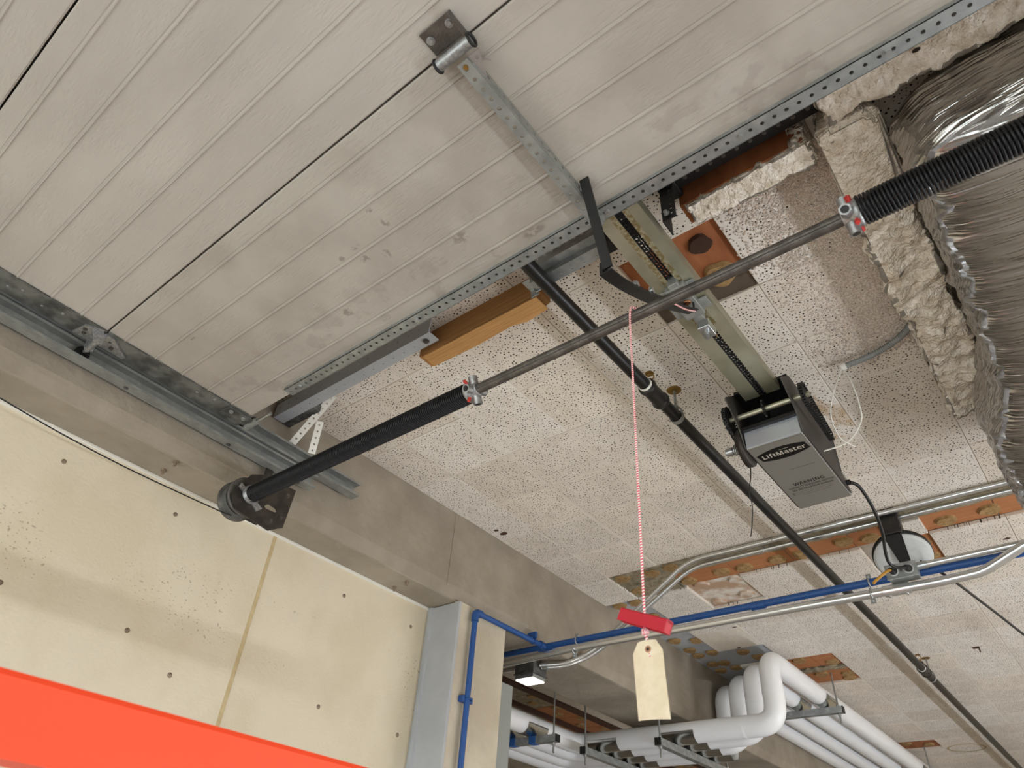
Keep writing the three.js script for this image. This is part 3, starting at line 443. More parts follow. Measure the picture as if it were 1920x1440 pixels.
function winding(parent, x, s) {                                        // cast cone: s = +1 spring lies towards +x
  const c = part(parent, 'winding_cone', [rev([[0.0135, -0.026], [0.018, -0.026], [0.019, -0.012], [0.026, -0.008], [0.0275, 0], [0.0275, 0.006], [0.022, 0.008], [0.02, 0.03], [0.0135, 0.03]], [x, SY, SZ], [s, 0, 0], 28)], M.cast, 'cast grey winding cone');
  for (let k = 0; k < 4; k++) { const a = 0.45 + k * Math.PI / 2, d = V(0, Math.cos(a), Math.sin(a)), p = V(x - s * 0.014, SY, SZ); const o = p.clone().addScaledVector(d, 0.014), e = p.clone().addScaledVector(d, 0.037); part(c, 'socket', [cyl(o, e, 0.0118, 6), cyl(e, e.clone().addScaledVector(d, 0.001), 0.0118, 6)], M.cast); part(c, 'socket_bore', cyl(e, e.clone().addScaledVector(d, 0.0016), 0.0075, 16), M.black); }
  for (const a of [-0.35, 1.2, 2.9, 4.2]) { const d = V(0, Math.cos(a), Math.sin(a)), p = V(x - s * 0.004, SY, SZ); part(c, 'set_screw', cyl(p.clone().addScaledVector(d, 0.02), p.clone().addScaledVector(d, 0.037), 0.0052, 4), M.redScrew, 'red set screw'); }
}
const s1 = thing('torsion_spring', 'long black torsion spring between bearing plate and shaft middle', 'spring', [-1.47, SY, SZ]);
part(s1, 'coil', coil(-1.94, -1.005, 0.0245, 0.0031, 0.0064), M.spring); winding(s1, -0.995, -1);
part(s1, 'stationary_cone', [rev([[0.0135, 0.02], [0.022, 0.02], [0.028, 0.004], [0.032, 0], [0.032, -0.005], [0.0135, -0.005]], [-1.943, SY, SZ], [1, 0, 0], 26), extr([[SZ + 0.045, SY + 0.022], [SZ + 0.05, SY + 0.008], [SZ - 0.035, SY - 0.045], [SZ - 0.05, SY - 0.028]], 'x', -1.949, -1.943)], M.cast, 'grey stationary cone on the bearing plate');
const s2 = thing('torsion_spring', 'near black torsion spring in front of the foil-wrapped duct', 'spring', [0.4, SY, SZ]);
part(s2, 'coil', coil(-0.045, 0.93, 0.0268, 0.0033, 0.0068), M.spring); winding(s2, -0.052, 1);
const bp = thing('bearing_plate', 'dark brown end bearing plate with a curved slot', 'bracket', [-1.95, 2.7, -1.0]);
{
  const s = new THREE.Shape([[-0.905, 2.757], [-0.918, 2.80], [-0.946, 2.853], [-0.985, 2.872], [-1.118, 2.878], [-1.110, 2.733], [-1.063, 2.702], [-0.936, 2.718]].map((p) => new THREE.Vector2(...p)));
  { const h = new THREE.Path(); [[-1.024, 2.772], [-1.03, 2.767], [-1.066, 2.769], [-1.072, 2.776], [-1.066, 2.783], [-1.032, 2.787], [-1.024, 2.782]].forEach((p, k) => h[k ? 'lineTo' : 'moveTo'](...p)); s.holes.push(h); }
  const g = new THREE.ExtrudeGeometry(s, { depth: 0.005, bevelEnabled: false }), p = g.attributes.position; for (let i = 0; i < p.count; i++) { const u = p.getX(i), v = p.getY(i), w = p.getZ(i); p.setXYZ(i, -1.955 + w, v, u); } g.computeVertexNormals();
  part(bp, 'plate', g, M.bracket);
  part(bp, 'mounting_angle', [box(-2.146, -1.955, 2.872, 2.877, -1.118, -1.06), box(-2.146, -2.141, 2.8, 2.94, -1.118, -1.06), box(-2.118, -2.112, 2.877, 3.01, -1.10, -1.07)], M.bracket);
  for (const [z, y] of [[-1.06, 2.735], [-1.09, 2.76], [-1.093, 2.845]]) part(bp, 'bolt', hexbolt([-1.95, y, z], [1, 0, 0], 0.006, 0.006), M.steel);
}
const dr = thing('cable_drum', 'grey grooved cable drum behind the brown bearing plate', 'drum', [-2.0, 2.785, SZ]);
part(dr, 'drum_body', rev([[0.0135, 0.03], [0.06, 0.03], [0.066, 0.028], [0.066, 0.022], [0.058, 0.018], [0.0565, 0.0], [0.0595, -0.02], [0.067, -0.026], [0.067, -0.034], [0.05, -0.038], [0.0135, -0.038]], [-2.0, SY, SZ], [1, 0, 0], 40), M.drum);
part(dr, 'cable_wraps', [-0.016, -0.012, -0.008, -0.004, 0, 0.004].map((d) => ring([-2.0 + d, SY, SZ], [1, 0, 0], 0.0592, 0.002, 40, 5)), M.galvDirty);
single('lift_cable', 'thin dark lift cable running from the drum along the cream wall', 'cable', tube([[-2.012, 2.724, -0.955], [-2.015, 2.722, -0.9], [-2.02, 2.72, -0.62], [-2.02, 2.728, -0.4], [-2.02, 2.75, -0.1], [-2.02, 2.76, 0.6], [-2.02, 2.755, 1.4]], 0.0022, 60, 6), M.black);

// pull cord, handle, tag
const cordTex = tex(64, 64, (u, v, o) => { const k = sst(0.42, 0.5, ((u + v) % 1)) * (1 - sst(0.92, 1, ((u + v) % 1))); mixc(o, hex(0xf3e9e6), hex(0xd8444f), k); }); cordTex.repeat.set(240, 1);
M.cord = std({ map: cordTex, roughness: 0.8 });
const hd = thing('release_rope', 'red and white striped release rope over the shaft with a red pull handle', 'rope', [-0.5275, 2.11, -0.948]);
part(hd, 'striped_cord', keep(tube([[-0.515, 3.075, -1.30], [-0.50, 2.99, -1.2], [-0.47, 2.85, -1.02], [-0.49, 2.802, -0.972], [-0.512, 2.8, -0.96], [-0.522, 2.785, -0.9495], [-0.524, 2.6, -0.949], [-0.526, 2.3, -0.948], [-0.5275, 2.105, -0.948], [-0.526, 2.085, -0.947], [-0.5235, 2.068, -0.947], [-0.5195, 2.052, -0.9455]], 0.0021, 320, 8)), M.cord);
{ const a = V(-0.570, 2.128, -0.953), b = V(-0.485, 2.09, -0.943), u = b.clone().sub(a).normalize(), w = V(0, 0, 1), n = w.clone().cross(u).normalize();
  const s = new THREE.Shape([[-0.009, -0.010], [-0.0085, 0.008], [-0.006, 0.0105], [0.006, 0.0105], [0.0085, 0.008], [0.009, -0.010], [0.0065, -0.010], [0.006, 0.006], [-0.006, 0.006], [-0.0065, -0.010]].map((p) => new THREE.Vector2(...p)));
  const g = new THREE.ExtrudeGeometry(s, { depth: a.distanceTo(b), bevelEnabled: false }); const side = u.clone().cross(n).negate();
  g.applyMatrix4(new THREE.Matrix4().makeBasis(n.clone().cross(u), n, u).setPosition(a)); const grip = part(hd, 'pull_handle', g, M.red, 'bright red plastic handle');
  [a, b].forEach((p, i) => part(grip, 'end_wall', new THREE.BoxGeometry(0.017, 0.019, 0.002).applyMatrix4(new THREE.Matrix4().makeBasis(n.clone().cross(u), n, u).setPosition(p.clone().addScaledVector(u, i ? -0.001 : 0.001))), M.red));
  part(hd, 'knot', [ring([-0.5275, 2.094, -0.947], [0.2, 1, 0.3], 0.0036, 0.0026, 16, 8), ring([-0.5265, 2.089, -0.9465], [-0.4, 1, 0.1], 0.0038, 0.0026, 16, 8), new THREE.SphereGeometry(0.0042, 12, 8).translate(-0.527, 2.091, -0.944)], M.cord); }
const tg = thing('paper_tag', 'blank manila paper tag hanging below the red handle', 'tag', [-0.525, 2.07, -0.945]);
{ const L = [], Rr = [], f = (t) => -0.5265 + 0.004 * t + 0.010 * t * t, n = 16;                                       // centre line drifts to the right at the foot
  for (let k = 0; k <= n; k++) { const t = k / n, y = 2.078 - 0.114 * t, hw = 0.0255 * (t < 0.14 ? 0.62 + 0.38 * t / 0.14 : 1) + 0.003 * t; L.push([f(t) - hw, y]); Rr.unshift([f(t) + hw, y - 0.006 * t]); }
  const g = new THREE.BoxGeometry(2, 1, 0.0006, 14, 28, 1), p = g.attributes.position; for (let i = 0; i < p.count; i++) { const s = p.getX(i), t = 0.5 - p.getY(i), hw = 0.0255 * (t < 0.14 ? 0.62 + 0.38 * t / 0.14 : 1) + 0.003 * t; p.setXYZ(i, f(t) + s * hw, 2.078 - 0.114 * t - 0.006 * t * (s + 1) / 2, p.getZ(i) - 0.945 + 0.016 * t * t - 0.004 * s * s + 0.006 * s * t); } g.computeVertexNormals();
  part(tg, 'tag_sheet', g, M.tag); part(tg, 'eyelet_hole', disc([-0.5225, 2.064, -0.9445], [0, 0, 1], 0.0026, 0.0016, 16), M.black); part(tg, 'eyelet', rev([[0.0025, -0.0006], [0.0052, -0.0006], [0.0052, 0.0012], [0.0025, 0.0012], [0.0025, -0.0006]], [-0.5225, 2.064, -0.945], [0, 0, 1], 20), std({ color: 0xb07f5c, roughness: 0.8 }), 'brown reinforced eyelet'); }

// ------------------------------------------------------------------ opener rail, chain, trolley, arm
const rl = thing('opener_rail', 'double galvanised opener rail carrying the drive chain', 'rail', [-0.532, 3.12, -0.5]);
const RT = 0.0022;
part(rl, 'channel', extr([[-0.589, 3.12], [-0.541, 3.12], [-0.541, 3.12 + RT], [-0.589 + RT, 3.12 + RT], [-0.589 + RT, 3.154], [-0.55, 3.154], [-0.55, 3.156], [-0.589, 3.156]], 'z', -1.80, 1.69), M.rail);
part(rl, 'channel', extr([[-0.475, 3.12], [-0.519, 3.12], [-0.519, 3.12 + RT], [-0.475 - RT, 3.12 + RT], [-0.475 - RT, 3.154], [-0.514, 3.154], [-0.514, 3.156], [-0.475, 3.156]], 'z', -1.80, 1.69), M.rail);
for (const [a, b] of [[-0.556, -0.541], [-0.519, -0.505]]) part(rl, 'worn_edge', box(a, b, 3.1193, 3.1199, -1.42, -0.86), M.railOil, 'oily worn inner edge');
for (const z of [-0.7, -1.795]) part(rl, 'tie_plate', box(-0.587, -0.477, 3.156, 3.160, z - 0.02, z + 0.02), M.galvDirty);
function chainLine(pts, w = 0.010, h = 0.009, pitch = 0.0127) {          // roller chain: plates and rollers along a polyline, axle along x
  const c = new THREE.CurvePath(); pts = pts.map(A); for (let i = 1; i < pts.length; i++) c.add(new THREE.LineCurve3(pts[i - 1], pts[i])); const n = Math.round(c.getLength() / pitch), g = [];
  for (let i = 0; i < n; i++) { const p = c.getPointAt(i / n), q = c.getPointAt(Math.min(1, (i + 1) / n)), m = p.clone().add(q).multiplyScalar(0.5), a = Math.atan2(-(q.y - p.y), q.z - p.z), k = i % 2 ? 0.5 : 0.36;
    for (const s of [-1, 1]) g.push(new THREE.BoxGeometry(0.0012, h, pitch * 1.35).rotateX(a).translate(m.x + s * w * k, m.y, m.z)); g.push(cyl([p.x - w * 0.55, p.y, p.z], [p.x + w * 0.55, p.y, p.z], 0.0036, 6)); }
  return g;
}
const chn = part(rl, 'drive_chain', [...chainLine([[-0.537, 3.128, -1.23], [-0.537, 3.131, -0.60]]), ...chainLine([[-0.525, 3.132, -1.80], [-0.523, 3.134, -0.60]]), ...chainLine([[-0.536, 3.126, -1.80], [-0.537, 3.128, -1.40]])], M.black, 'black roller chain in the slot', 'stuff');
part(rl, 'chain_bracket', [box(-0.552, -0.510, 3.128, 3.14, -0.96, -0.88, 0.002), box(-0.552, -0.508, 3.13, 3.142, -1.03, -0.97, 0.002)], M.black);
const tr = thing('trolley', 'small grey trolley block clamped under the opener rail', 'trolley', [-0.532, 3.09, -1.29]);
part(tr, 'trolley_body', [box(-0.560, -0.503, 3.098, 3.119, -1.345, -1.215, 0.003), box(-0.545, -0.515, 3.10, 3.145, -1.37, -1.2, 0.003)], M.galvDull);
part(tr, 'wear_guide', [box(-0.585, -0.48, 3.1125, 3.119, -1.26, -1.225, 0.002), box(-0.585, -0.48, 3.1125, 3.119, -1.34, -1.30, 0.002)], M.galvDull);
part(tr, 'chain_lug', [box(-0.545, -0.509, 3.075, 3.105, -1.42, -1.368, 0.004)], M.zinc, 'bright lug');
part(tr, 'stud', [cyl([-0.527, 3.075, -1.392], [-0.527, 3.05, -1.392], 0.0045, 10), cyl([-0.527, 3.076, -1.392], [-0.527, 3.067, -1.392], 0.009, 6)], M.zinc);
part(tr, 'take_up_stud', cyl([-0.527, 3.112, -1.42], [-0.529, 3.122, -1.47], 0.004, 10), M.brass);
part(tr, 'release_lever', [tube([[-0.575, 3.088, -1.21], [-0.55, 3.08, -1.26], [-0.518, 3.08, -1.29], [-0.512, 3.095, -1.285]], 0.003, 24, 6)], M.black, 'bent black release lever');
part(tr, 'release_pivot', [ring([-0.525, 3.092, -1.275], [0, 1, 0.3], 0.009, 0.003, 18, 6), cyl([-0.525, 3.102, -1.275], [-0.525, 3.086, -1.275], 0.004, 10)], M.copper);
const arm = part(door, 'operator_arm', [extr([[-0.762, 3.052], [-0.79, 3.046], [-0.893, 2.842], [-0.872, 2.83], [-0.852, 2.838]], 'x', -0.528, -0.523), extr([[-0.762, 3.052], [-0.767, 3.053], [-0.857, 2.838], [-0.852, 2.836]], 'x', -0.523, -0.505)], M.black, 'black steel arm between door and trolley');
part(arm, 'curved_arm', (() => { const top = [], bot = []; for (let k = 0; k <= 14; k++) { const t = k / 14, z = -0.852 - 0.448 * t, y = 2.842 + 0.05 * Math.sin(t * 1.2) + 0.205 * t * t ** 0.25 - 0.012 * Math.sin(t * Math.PI); top.push([z, y + 0.019]); bot.unshift([z, y - 0.019]); } const p = [...top, ...bot]; return [extr(p, 'x', -0.536, -0.5285), extr([...bot.map(([z, y]) => [z, y + 0.0]), ...[...bot].reverse().map(([z, y]) => [z, y + 0.004])], 'x', -0.5285, -0.505)]; })(), M.black);
for (const [z, y] of [[-0.872, 2.852], [-0.985, 2.905], [-1.06, 2.948]]) part(arm, 'bolt', hexbolt([-0.523, y, z], [1, 0, 0], 0.0085, 0.007), M.zinc);
part(arm, 'door_pivot', cyl([-0.54, 3.04, -0.778], [-0.512, 3.04, -0.778], 0.007, 12), M.zinc);

// ------------------------------------------------------------------ the opener head
const op = thing('door_opener', 'grey chain-drive door opener head hanging from the rail end', 'door opener', [-0.533, 2.95, -2.03]);
const cover = part(op, 'cover', [box(-0.62, -0.446, 2.951, 3.018, -2.255, -1.817, 0.003)], M.cover, 'grey sheet cover');
part(op, 'sky_toned_front', box(-0.618, -0.448, 2.953, 3.016, -1.8165, -1.8135, 0.001), std({ color: 0xc3c8d2, roughness: 0.3, metalness: 0.55 }), 'cover front in a paler blue-grey that carries the sky reflection');  // sky reflection on the cover front put into a paler, bluer colour
const cv = document.createElement('canvas'); cv.width = 700; cv.height = 1760; { const c = cv.getContext('2d');
  c.fillStyle = '#949089'; c.fillRect(0, 0, 700, 1760);
  c.fillStyle = '#161514'; c.beginPath(); c.moveTo(30, 200); c.quadraticCurveTo(330, 60, 655, 180); c.lineTo(680, 330); c.quadraticCurveTo(350, 470, 60, 350); c.closePath(); c.fill();
  c.fillStyle = '#d8d2c6'; c.textAlign = 'center'; c.font = 'bold 124px sans-serif'; c.fillText('LiftMaster', 358, 312, 560);
  c.fillRect(330, 190, 120, 8);
  c.fillStyle = '#4b463f'; c.fillRect(250, 700, 350, 7);
  c.fillStyle = '#191715'; c.font = 'bold 104px sans-serif'; c.fillText('WARNING', 370, 1130, 420); c.font = 'bold 62px sans-serif'; c.fillText('CONNECT REVERSING SWITCH', 370, 1200, 600); c.fillText('SEE INSTALLATION MANUAL', 370, 1268, 560);
  c.fillStyle = '#6d675e'; for (let k = 0; k < 3; k++) c.fillRect(k === 2 ? 180 : 95, 1310 + k * 44, k === 2 ? 380 : 520, 8); c.fillRect(60, 1300, 26, 60); }
const ct = new THREE.CanvasTexture(cv); ct.colorSpace = THREE.SRGBColorSpace; ct.anisotropy = 8;
{ const g = new THREE.PlaneGeometry(0.170, 0.432), p = g.attributes.position; for (let i = 0; i < p.count; i++) { const u = p.getX(i), v = p.getY(i); p.setXYZ(i, -0.533 + u, 2.9506, -2.036 + v); } g.computeVertexNormals();
  part(cover, 'printed_face', keep(g), std({ map: ct, roughness: 0.34, metalness: 0.5 }), 'printed underside with black badge and warning text'); }
const RP = [[-1.71, 3.088], [-1.72, 3.10], [-1.80, 3.158], [-2.05, 3.162], [-2.135, 3.105], [-2.15, 3.01], [-2.215, 2.98], [-2.245, 2.956], [-1.82, 2.956], [-1.79, 3.02]];
part(op, 'side_plate', extr(RP, 'x', -0.445, -0.4415), M.chassis); part(op, 'side_plate', extr(RP, 'x', -0.6245, -0.621), M.chassis);
part(op, 'chassis_box', [box(-0.621, -0.445, 3.018, 3.16, -2.20, -1.90), box(-0.621, -0.445, 3.152, 3.162, -1.9, -1.79), box(-0.621, -0.445, 3.012, 3.024, -1.9, -1.80)], M.black);
for (const x of [-0.60, -0.50]) part(op, 'hanger_leg', box(x, x + 0.03, 3.162, 3.3, -2.1, -2.07), M.galvDirty);
part(op, 'output_shaft', cyl([-0.665, 3.066, -1.80], [-0.395, 3.066, -1.80], 0.009, 18), M.rail, 'polished output shaft');
function sprocket(c, r, t, teeth) { const p = []; for (let i = 0; i < teeth * 4; i++) { const a = i / (teeth * 4) * Math.PI * 2, k = i % 4 < 2 ? r : r * 0.86; p.push([c[2] + Math.cos(a) * k, c[1] + Math.sin(a) * k]); } return extr(p, 'x', c[0] - t / 2, c[0] + t / 2); }
part(op, 'sprocket', sprocket([-0.533, 3.066, -1.80], 0.032, 0.006, 11), M.black); part(op, 'sprocket', sprocket([-0.408, 3.066, -1.80], 0.036, 0.006, 14), M.black); part(op, 'sprocket', sprocket([-0.652, 3.066, -1.80], 0.042, 0.006, 16), M.black);
function loop(x, a, b) { const pts = [], N = 12; const ang = Math.atan2(b[1] - a[1], b[0] - a[0]); for (let k = 0; k <= N; k++) { const t = ang + Math.PI / 2 + Math.PI * k / N; pts.push([x, a[1] + Math.sin(t) * a[2], a[0] + Math.cos(t) * a[2]]); } for (let k = 0; k <= N; k++) { const t = ang - Math.PI / 2 + Math.PI * k / N; pts.push([x, b[1] + Math.sin(t) * b[2], b[0] + Math.cos(t) * b[2]]); } pts.push(pts[0]); return pts; }
part(op, 'reduction_chain', chainLine(loop(-0.408, [-1.80, 3.066, 0.037], [-1.99, 3.03, 0.016]), 0.012, 0.010, 0.0095), M.black, 'black reduction chain on the right', 'stuff');
part(op, 'limit_chain', chainLine(loop(-0.652, [-1.80, 3.066, 0.043], [-1.90, 3.0, 0.018]), 0.012, 0.010, 0.0095), M.black, 'black chain on the left', 'stuff');
part(op, 'pulley_guard', rev([[0.0, 0.012], [0.06, 0.012], [0.066, 0.006], [0.066, -0.01], [0.0, -0.01]], [-0.637, 2.995, -1.865], [1, 0, 0], 40), M.bracket, 'round dark guard on the left');
part(op, 'clutch_shaft', cyl([-0.64, 3.0, -1.87], [-0.705, 3.0, -1.87], 0.008, 14), M.zinc);
{ const pts = []; for (let k = 0; k <= 70; k++) { const a = k / 14 * Math.PI * 2; pts.push([-0.650 - 0.028 * k / 70, 3.0 + Math.cos(a) * 0.016, -1.87 + Math.sin(a) * 0.016]); } part(op, 'clutch_spring', tube(pts, 0.0024, 160, 5), M.zinc, 'coiled clutch spring'); }
part(op, 'clutch_nut', [cyl([-0.682, 3.0, -1.87], [-0.70, 3.0, -1.87], 0.014, 8), cyl([-0.70, 3.0, -1.87], [-0.705, 3.0, -1.87], 0.011, 8)], M.zinc);
part(op, 'cable_gland', cyl([-0.4415, 2.975, -2.205], [-0.43, 2.973, -2.205], 0.009, 12), M.black);
single('power_cord', 'thick black power cord from the opener to the outlet box', 'cord', tube([[-0.431, 2.973, -2.205], [-0.412, 2.964, -2.235], [-0.410, 2.938, -2.345], [-0.430, 2.925, -2.5], [-0.456, 2.895, -2.60], [-0.464, 2.875, -2.65], [-0.452, 2.866, -2.68], [-0.432, 2.866, -2.695], [-0.424, 2.869, -2.704]], 0.0058, 70, 8), M.black);
single('loose_wire', 'thin dark wire dangling below the left side of the opener', 'wire', tube([[-0.628, 2.92, -1.85], [-0.632, 2.88, -1.85], [-0.648, 2.826, -1.856], [-0.650, 2.80, -1.87], [-0.661, 2.782, -1.892], [-0.675, 2.75, -1.91], [-0.691, 2.724, -1.928]], 0.0018, 40, 5), M.black);
const fx = thing('flexible_conduit', 'ribbed metal flexible conduit curving out of the fireproofing', 'conduit', [-0.2, 3.27, -1.98]);
{ const c = new THREE.CatmullRomCurve3([[-0.306, 3.268, -1.99], [-0.25, 3.272, -1.992], [-0.19, 3.275, -1.985], [-0.12, 3.278, -1.955], [-0.075, 3.276, -1.905], [-0.05, 3.275, -1.84]].map(A)), g = [new THREE.TubeGeometry(c, 60, 0.0095, 10)]; for (let k = 0; k < 46; k++) { const p = c.getPointAt(k / 46), t = c.getTangentAt(k / 46); g.push(ring(p, t, 0.0095, 0.0016, 12, 5)); } part(fx, 'armour', g, M.galvDull); part(fx, 'end_bush', cyl([-0.302, 3.268, -1.99], [-0.318, 3.267, -1.991], 0.0115, 14), M.white); }
single('low_voltage_wire', 'white wire hanging in a loop with a bare free end', 'wire', tube([[-0.315, 3.267, -1.99], [-0.330, 3.22, -1.97], [-0.353, 3.134, -1.93], [-0.384, 3.075, -1.959], [-0.386, 3.024, -2.012], [-0.359, 3.004, -2.057]], 0.0023, 50, 6), M.white);
single('low_voltage_wire', 'white wire looping from the conduit to the opener side', 'wire', tube([[-0.316, 3.266, -1.993], [-0.302, 3.2, -1.98], [-0.301, 3.107, -1.998], [-0.317, 3.065, -2.028], [-0.371, 3.015, -2.035], [-0.4415, 2.987, -2.004]], 0.0023, 50, 6), M.white);

// ------------------------------------------------------------------ sprinkler pipe with heads and hangers
const QX = -0.845, QY = 3.178;
const sp = thing('sprinkler_pipe', 'long black steel sprinkler pipe running along under the ceiling', 'pipe', [QX, QY, -3]);
part(sp, 'pipe_run', cyl([QX, QY, 1.69], [QX, QY, -10.9], 0.021, 24), M.pipeBlack);
for (const z of [-1.67, -4.93]) { const c = part(sp, 'tee', [rev([[0.0215, -0.055], [0.029, -0.055], [0.031, -0.048], [0.031, -0.038], [0.027, -0.034], [0.027, 0.034], [0.031, 0.038], [0.031, 0.048], [0.029, 0.055], [0.0215, 0.055]], [QX, QY, z], [0, 0, 1], 28), cyl([QX, QY, z], [QX - 0.008, QY + 0.05, z], 0.016, 18)], M.blackSteel); part(c, 'thread_tape', cyl([QX, QY, z + 0.055], [QX, QY, z + 0.064], 0.0235, 24), M.white);
  const h = part(sp, 'sprinkler_head', [cyl([QX - 0.008, QY + 0.048, z], [QX - 0.010, QY + 0.066, z], 0.010, 8), tube([[QX - 0.019, QY + 0.066, z], [QX - 0.026, QY + 0.08, z], [QX - 0.012, QY + 0.094, z]], 0.0022, 16, 5), tube([[QX - 0.001, QY + 0.066, z], [QX + 0.004, QY + 0.08, z], [QX - 0.012, QY + 0.094, z]], 0.0022, 16, 5)], M.brass, 'brass sprinkler head'); part(h, 'deflector', sprocket([0, 0, 0], 0.0165, 0.0015, 12).rotateZ(Math.PI / 2).translate(QX - 0.012, QY + 0.0955, z), M.brass); }
[[-1.828, 'split-ring pipe hanger on the black pipe near the opener'], [-5.095, 'split-ring pipe hanger far along the black pipe']].forEach(([z, label]) => {
  const h = thing('pipe_hanger', label, 'pipe hanger', [QX, HC, z], 'hangers of the black pipe');
  part(h, 'escutcheon', rev([[0.004, 0], [0.027, 0], [0.024, 0.003], [0.006, 0.005], [0.004, 0.005]], [QX, HC, z], [0, -1, 0], 26), M.brass); part(h, 'rod', cyl([QX, HC, z], [QX, QY + 0.032, z], 0.0048, 10), M.galvDull);
  part(h, 'ring_band', [rev([[0.0225, -0.009], [0.0245, -0.009], [0.0245, 0.009], [0.0225, 0.009], [0.0225, -0.009]], [QX, QY, z], [0, 0, 1], 30), tube([[QX - 0.0235, QY + 0.006, z], [QX - 0.015, QY + 0.034, z], [QX, QY + 0.04, z], [QX + 0.015, QY + 0.034, z], [QX + 0.0235, QY + 0.006, z]], 0.0035, 24, 6), cyl([QX, QY + 0.03, z], [QX, QY + 0.048, z], 0.009, 6)], M.galvDull);
});

// ------------------------------------------------------------------ conduits, blue line, outlet, reel
for (const [dz, label, r] of [[0, 'front of the two thin conduits bending down from the ceiling strip', 0.0115], [-0.075, 'rear of the two thin conduits bending down from the ceiling strip', 0.0115]]) {
  const t = thing('ceiling_conduit', label, 'conduit', [-1, 3.28, -3.07 + dz], 'conduits along the ceiling strip');
  part(t, 'tube', bent([[1.5, 3.284, -3.066 + dz], [-1.44 + dz * 0.25, 3.284, -3.068 + dz], [-2.085 - dz * 0.1, 2.945, -3.15 + dz * 0.35], [-2.2, 2.882 + dz * 0.1, -3.06 + dz * 0.25], [-2.31, 2.872 + dz * 0.1, -3.0 + dz * 0.2]], r, 0.09, 14), M.emt);
  part(t, 'coupling', cyl([-0.70, 3.284, -3.066 + dz], [-0.645, 3.284, -3.066 + dz], 0.0138, 16), M.emt); part(t, 'strap', [ring([-1.0 + dz, 3.286, -3.066 + dz], [1, 0, 0], 0.0125, 0.002, 16, 6)], M.zinc);
  part(t, 'box_connector', [cyl([-2.30, 2.873 + dz * 0.1, -3.005 + dz * 0.2], [-2.275, 2.875 + dz * 0.1, -3.018 + dz * 0.2], 0.015, 12)], M.zinc);
}
const bl = thing('blue_air_line', 'painted blue air line with branch down the concrete column', 'pipe', [-2.115, 2.87, -2.797]);
const BY = 2.876, BZ = -2.797;
part(bl, 'main_run', bent([[-2.9, BY + 0.004, BZ], [1.8, BY, BZ]], 0.0145, 0.05, 16), M.blue); part(bl, 'branch_run', bent([[-2.118, BY, BZ], [-2.118, BY - 0.004, -2.262], [-2.118, 0.9, -2.268]], 0.0125, 0.022, 16), M.blue);
part(bl, 'tee', [cyl([-2.16, BY, BZ], [-2.075, BY, BZ], 0.0185, 16), cyl([-2.118, BY, BZ], [-2.118, BY, -2.745], 0.0175, 16)], M.blue); part(bl, 'elbow', bent([[-2.118, BY - 0.003, -2.30], [-2.118, BY - 0.004, -2.262], [-2.118, 2.83, -2.262]], 0.017, 0.02, 14), M.blue);
part(bl, 'coupling', [cyl([-1.05, BY, BZ], [-0.99, BY, BZ], 0.0175, 16)], M.blue);
part(bl, 'wall_clamp', [ring([-2.118, 2.50, -2.268], [0, 1, 0], 0.015, 0.004, 18, 6), box(-2.146, -2.118, 2.487, 2.513, -2.30, -2.236, 0.003)], M.blue); part(bl, 'wall_clamp', [box(-2.15, -2.1, BY + 0.012, BY + 0.04, -2.70, -2.685), ring([-2.118, BY, -2.692], [0, 0, 1], 0.0145, 0.003, 16, 6)], M.blue);
const EY = 2.835, EZ = -2.777;
const em = thing('metal_conduit', 'thick metal conduit running beside the blue line and bending up at the right', 'conduit', [-1.2, EY, EZ]);
part(em, 'tube', bent([[-2.9, EY - 0.005, EZ - 0.01], [-2.40, EY - 0.012, EZ], [-1.9, EY + 0.002, EZ], [-0.33, EY - 0.012, EZ], [-0.20, EY - 0.005, EZ], [0.02, EY + 0.068, EZ + 0.052], [0.6, EY + 0.085, EZ + 0.055]], 0.0165, 0.09, 18), M.emt);
part(em, 'coupling', [cyl([-0.53, EY - 0.011, EZ], [-0.44, EY - 0.0115, EZ], 0.0205, 18), ...hexbolt([-0.455, EY - 0.03, EZ], [0, -1, 0], 0.005, 0.006), ...hexbolt([-0.515, EY - 0.03, EZ], [0, -1, 0], 0.005, 0.006)], M.emt);
[[-0.575, 'zinc clamp joining blue line and conduit beside the outlet box'], [-1.93, 'zinc clamp joining blue line and conduit near the beam']].forEach(([x, label]) => { const c = thing('conduit_clamp', label, 'clamp', [x, 2.86, -2.785]); part(c, 'band', [ring([x, EY - 0.009, EZ], [1, 0, 0], 0.0185, 0.004, 20, 6), ring([x, BY, BZ], [1, 0, 0], 0.0165, 0.0035, 20, 6), box(x - 0.009, x + 0.009, EY - 0.045, EY - 0.022, EZ - 0.003, EZ + 0.003), box(x - 0.009, x + 0.009, BY + 0.012, BY + 0.035, BZ - 0.003, BZ + 0.003)], M.zinc); part(c, 'screw', cyl([x, EY - 0.035, EZ - 0.012], [x, EY - 0.035, EZ + 0.014], 0.004, 8), M.zinc); part(c, 'screw', cyl([x, BY + 0.026, BZ - 0.012], [x, BY + 0.026, BZ + 0.014], 0.004, 8), M.zinc); });
const ob = thing('outlet_box', 'square metal outlet box with two plugs in front of the cord reel', 'outlet box', [-0.455, 2.89, -2.79]);
part(ob, 'box_body', box(-0.497, -0.395, 2.846, 2.90, -2.781, -2.735, 0.004), M.galv); part(ob, 'cover_plate', box(-0.50, -0.392, 2.844, 2.902, -2.735, -2.7305, 0.003), M.galv);
for (const x of [-0.472, -0.42]) { part(ob, 'receptacle', cyl([x, 2.873, -2.7305], [x, 2.873, -2.727], 0.018, 18), M.reel); part(ob, 'plug', cyl([x, 2.873, -2.728], [x - 0.004, 2.869, -2.702], 0.0145, 12, 0.009), M.black); }
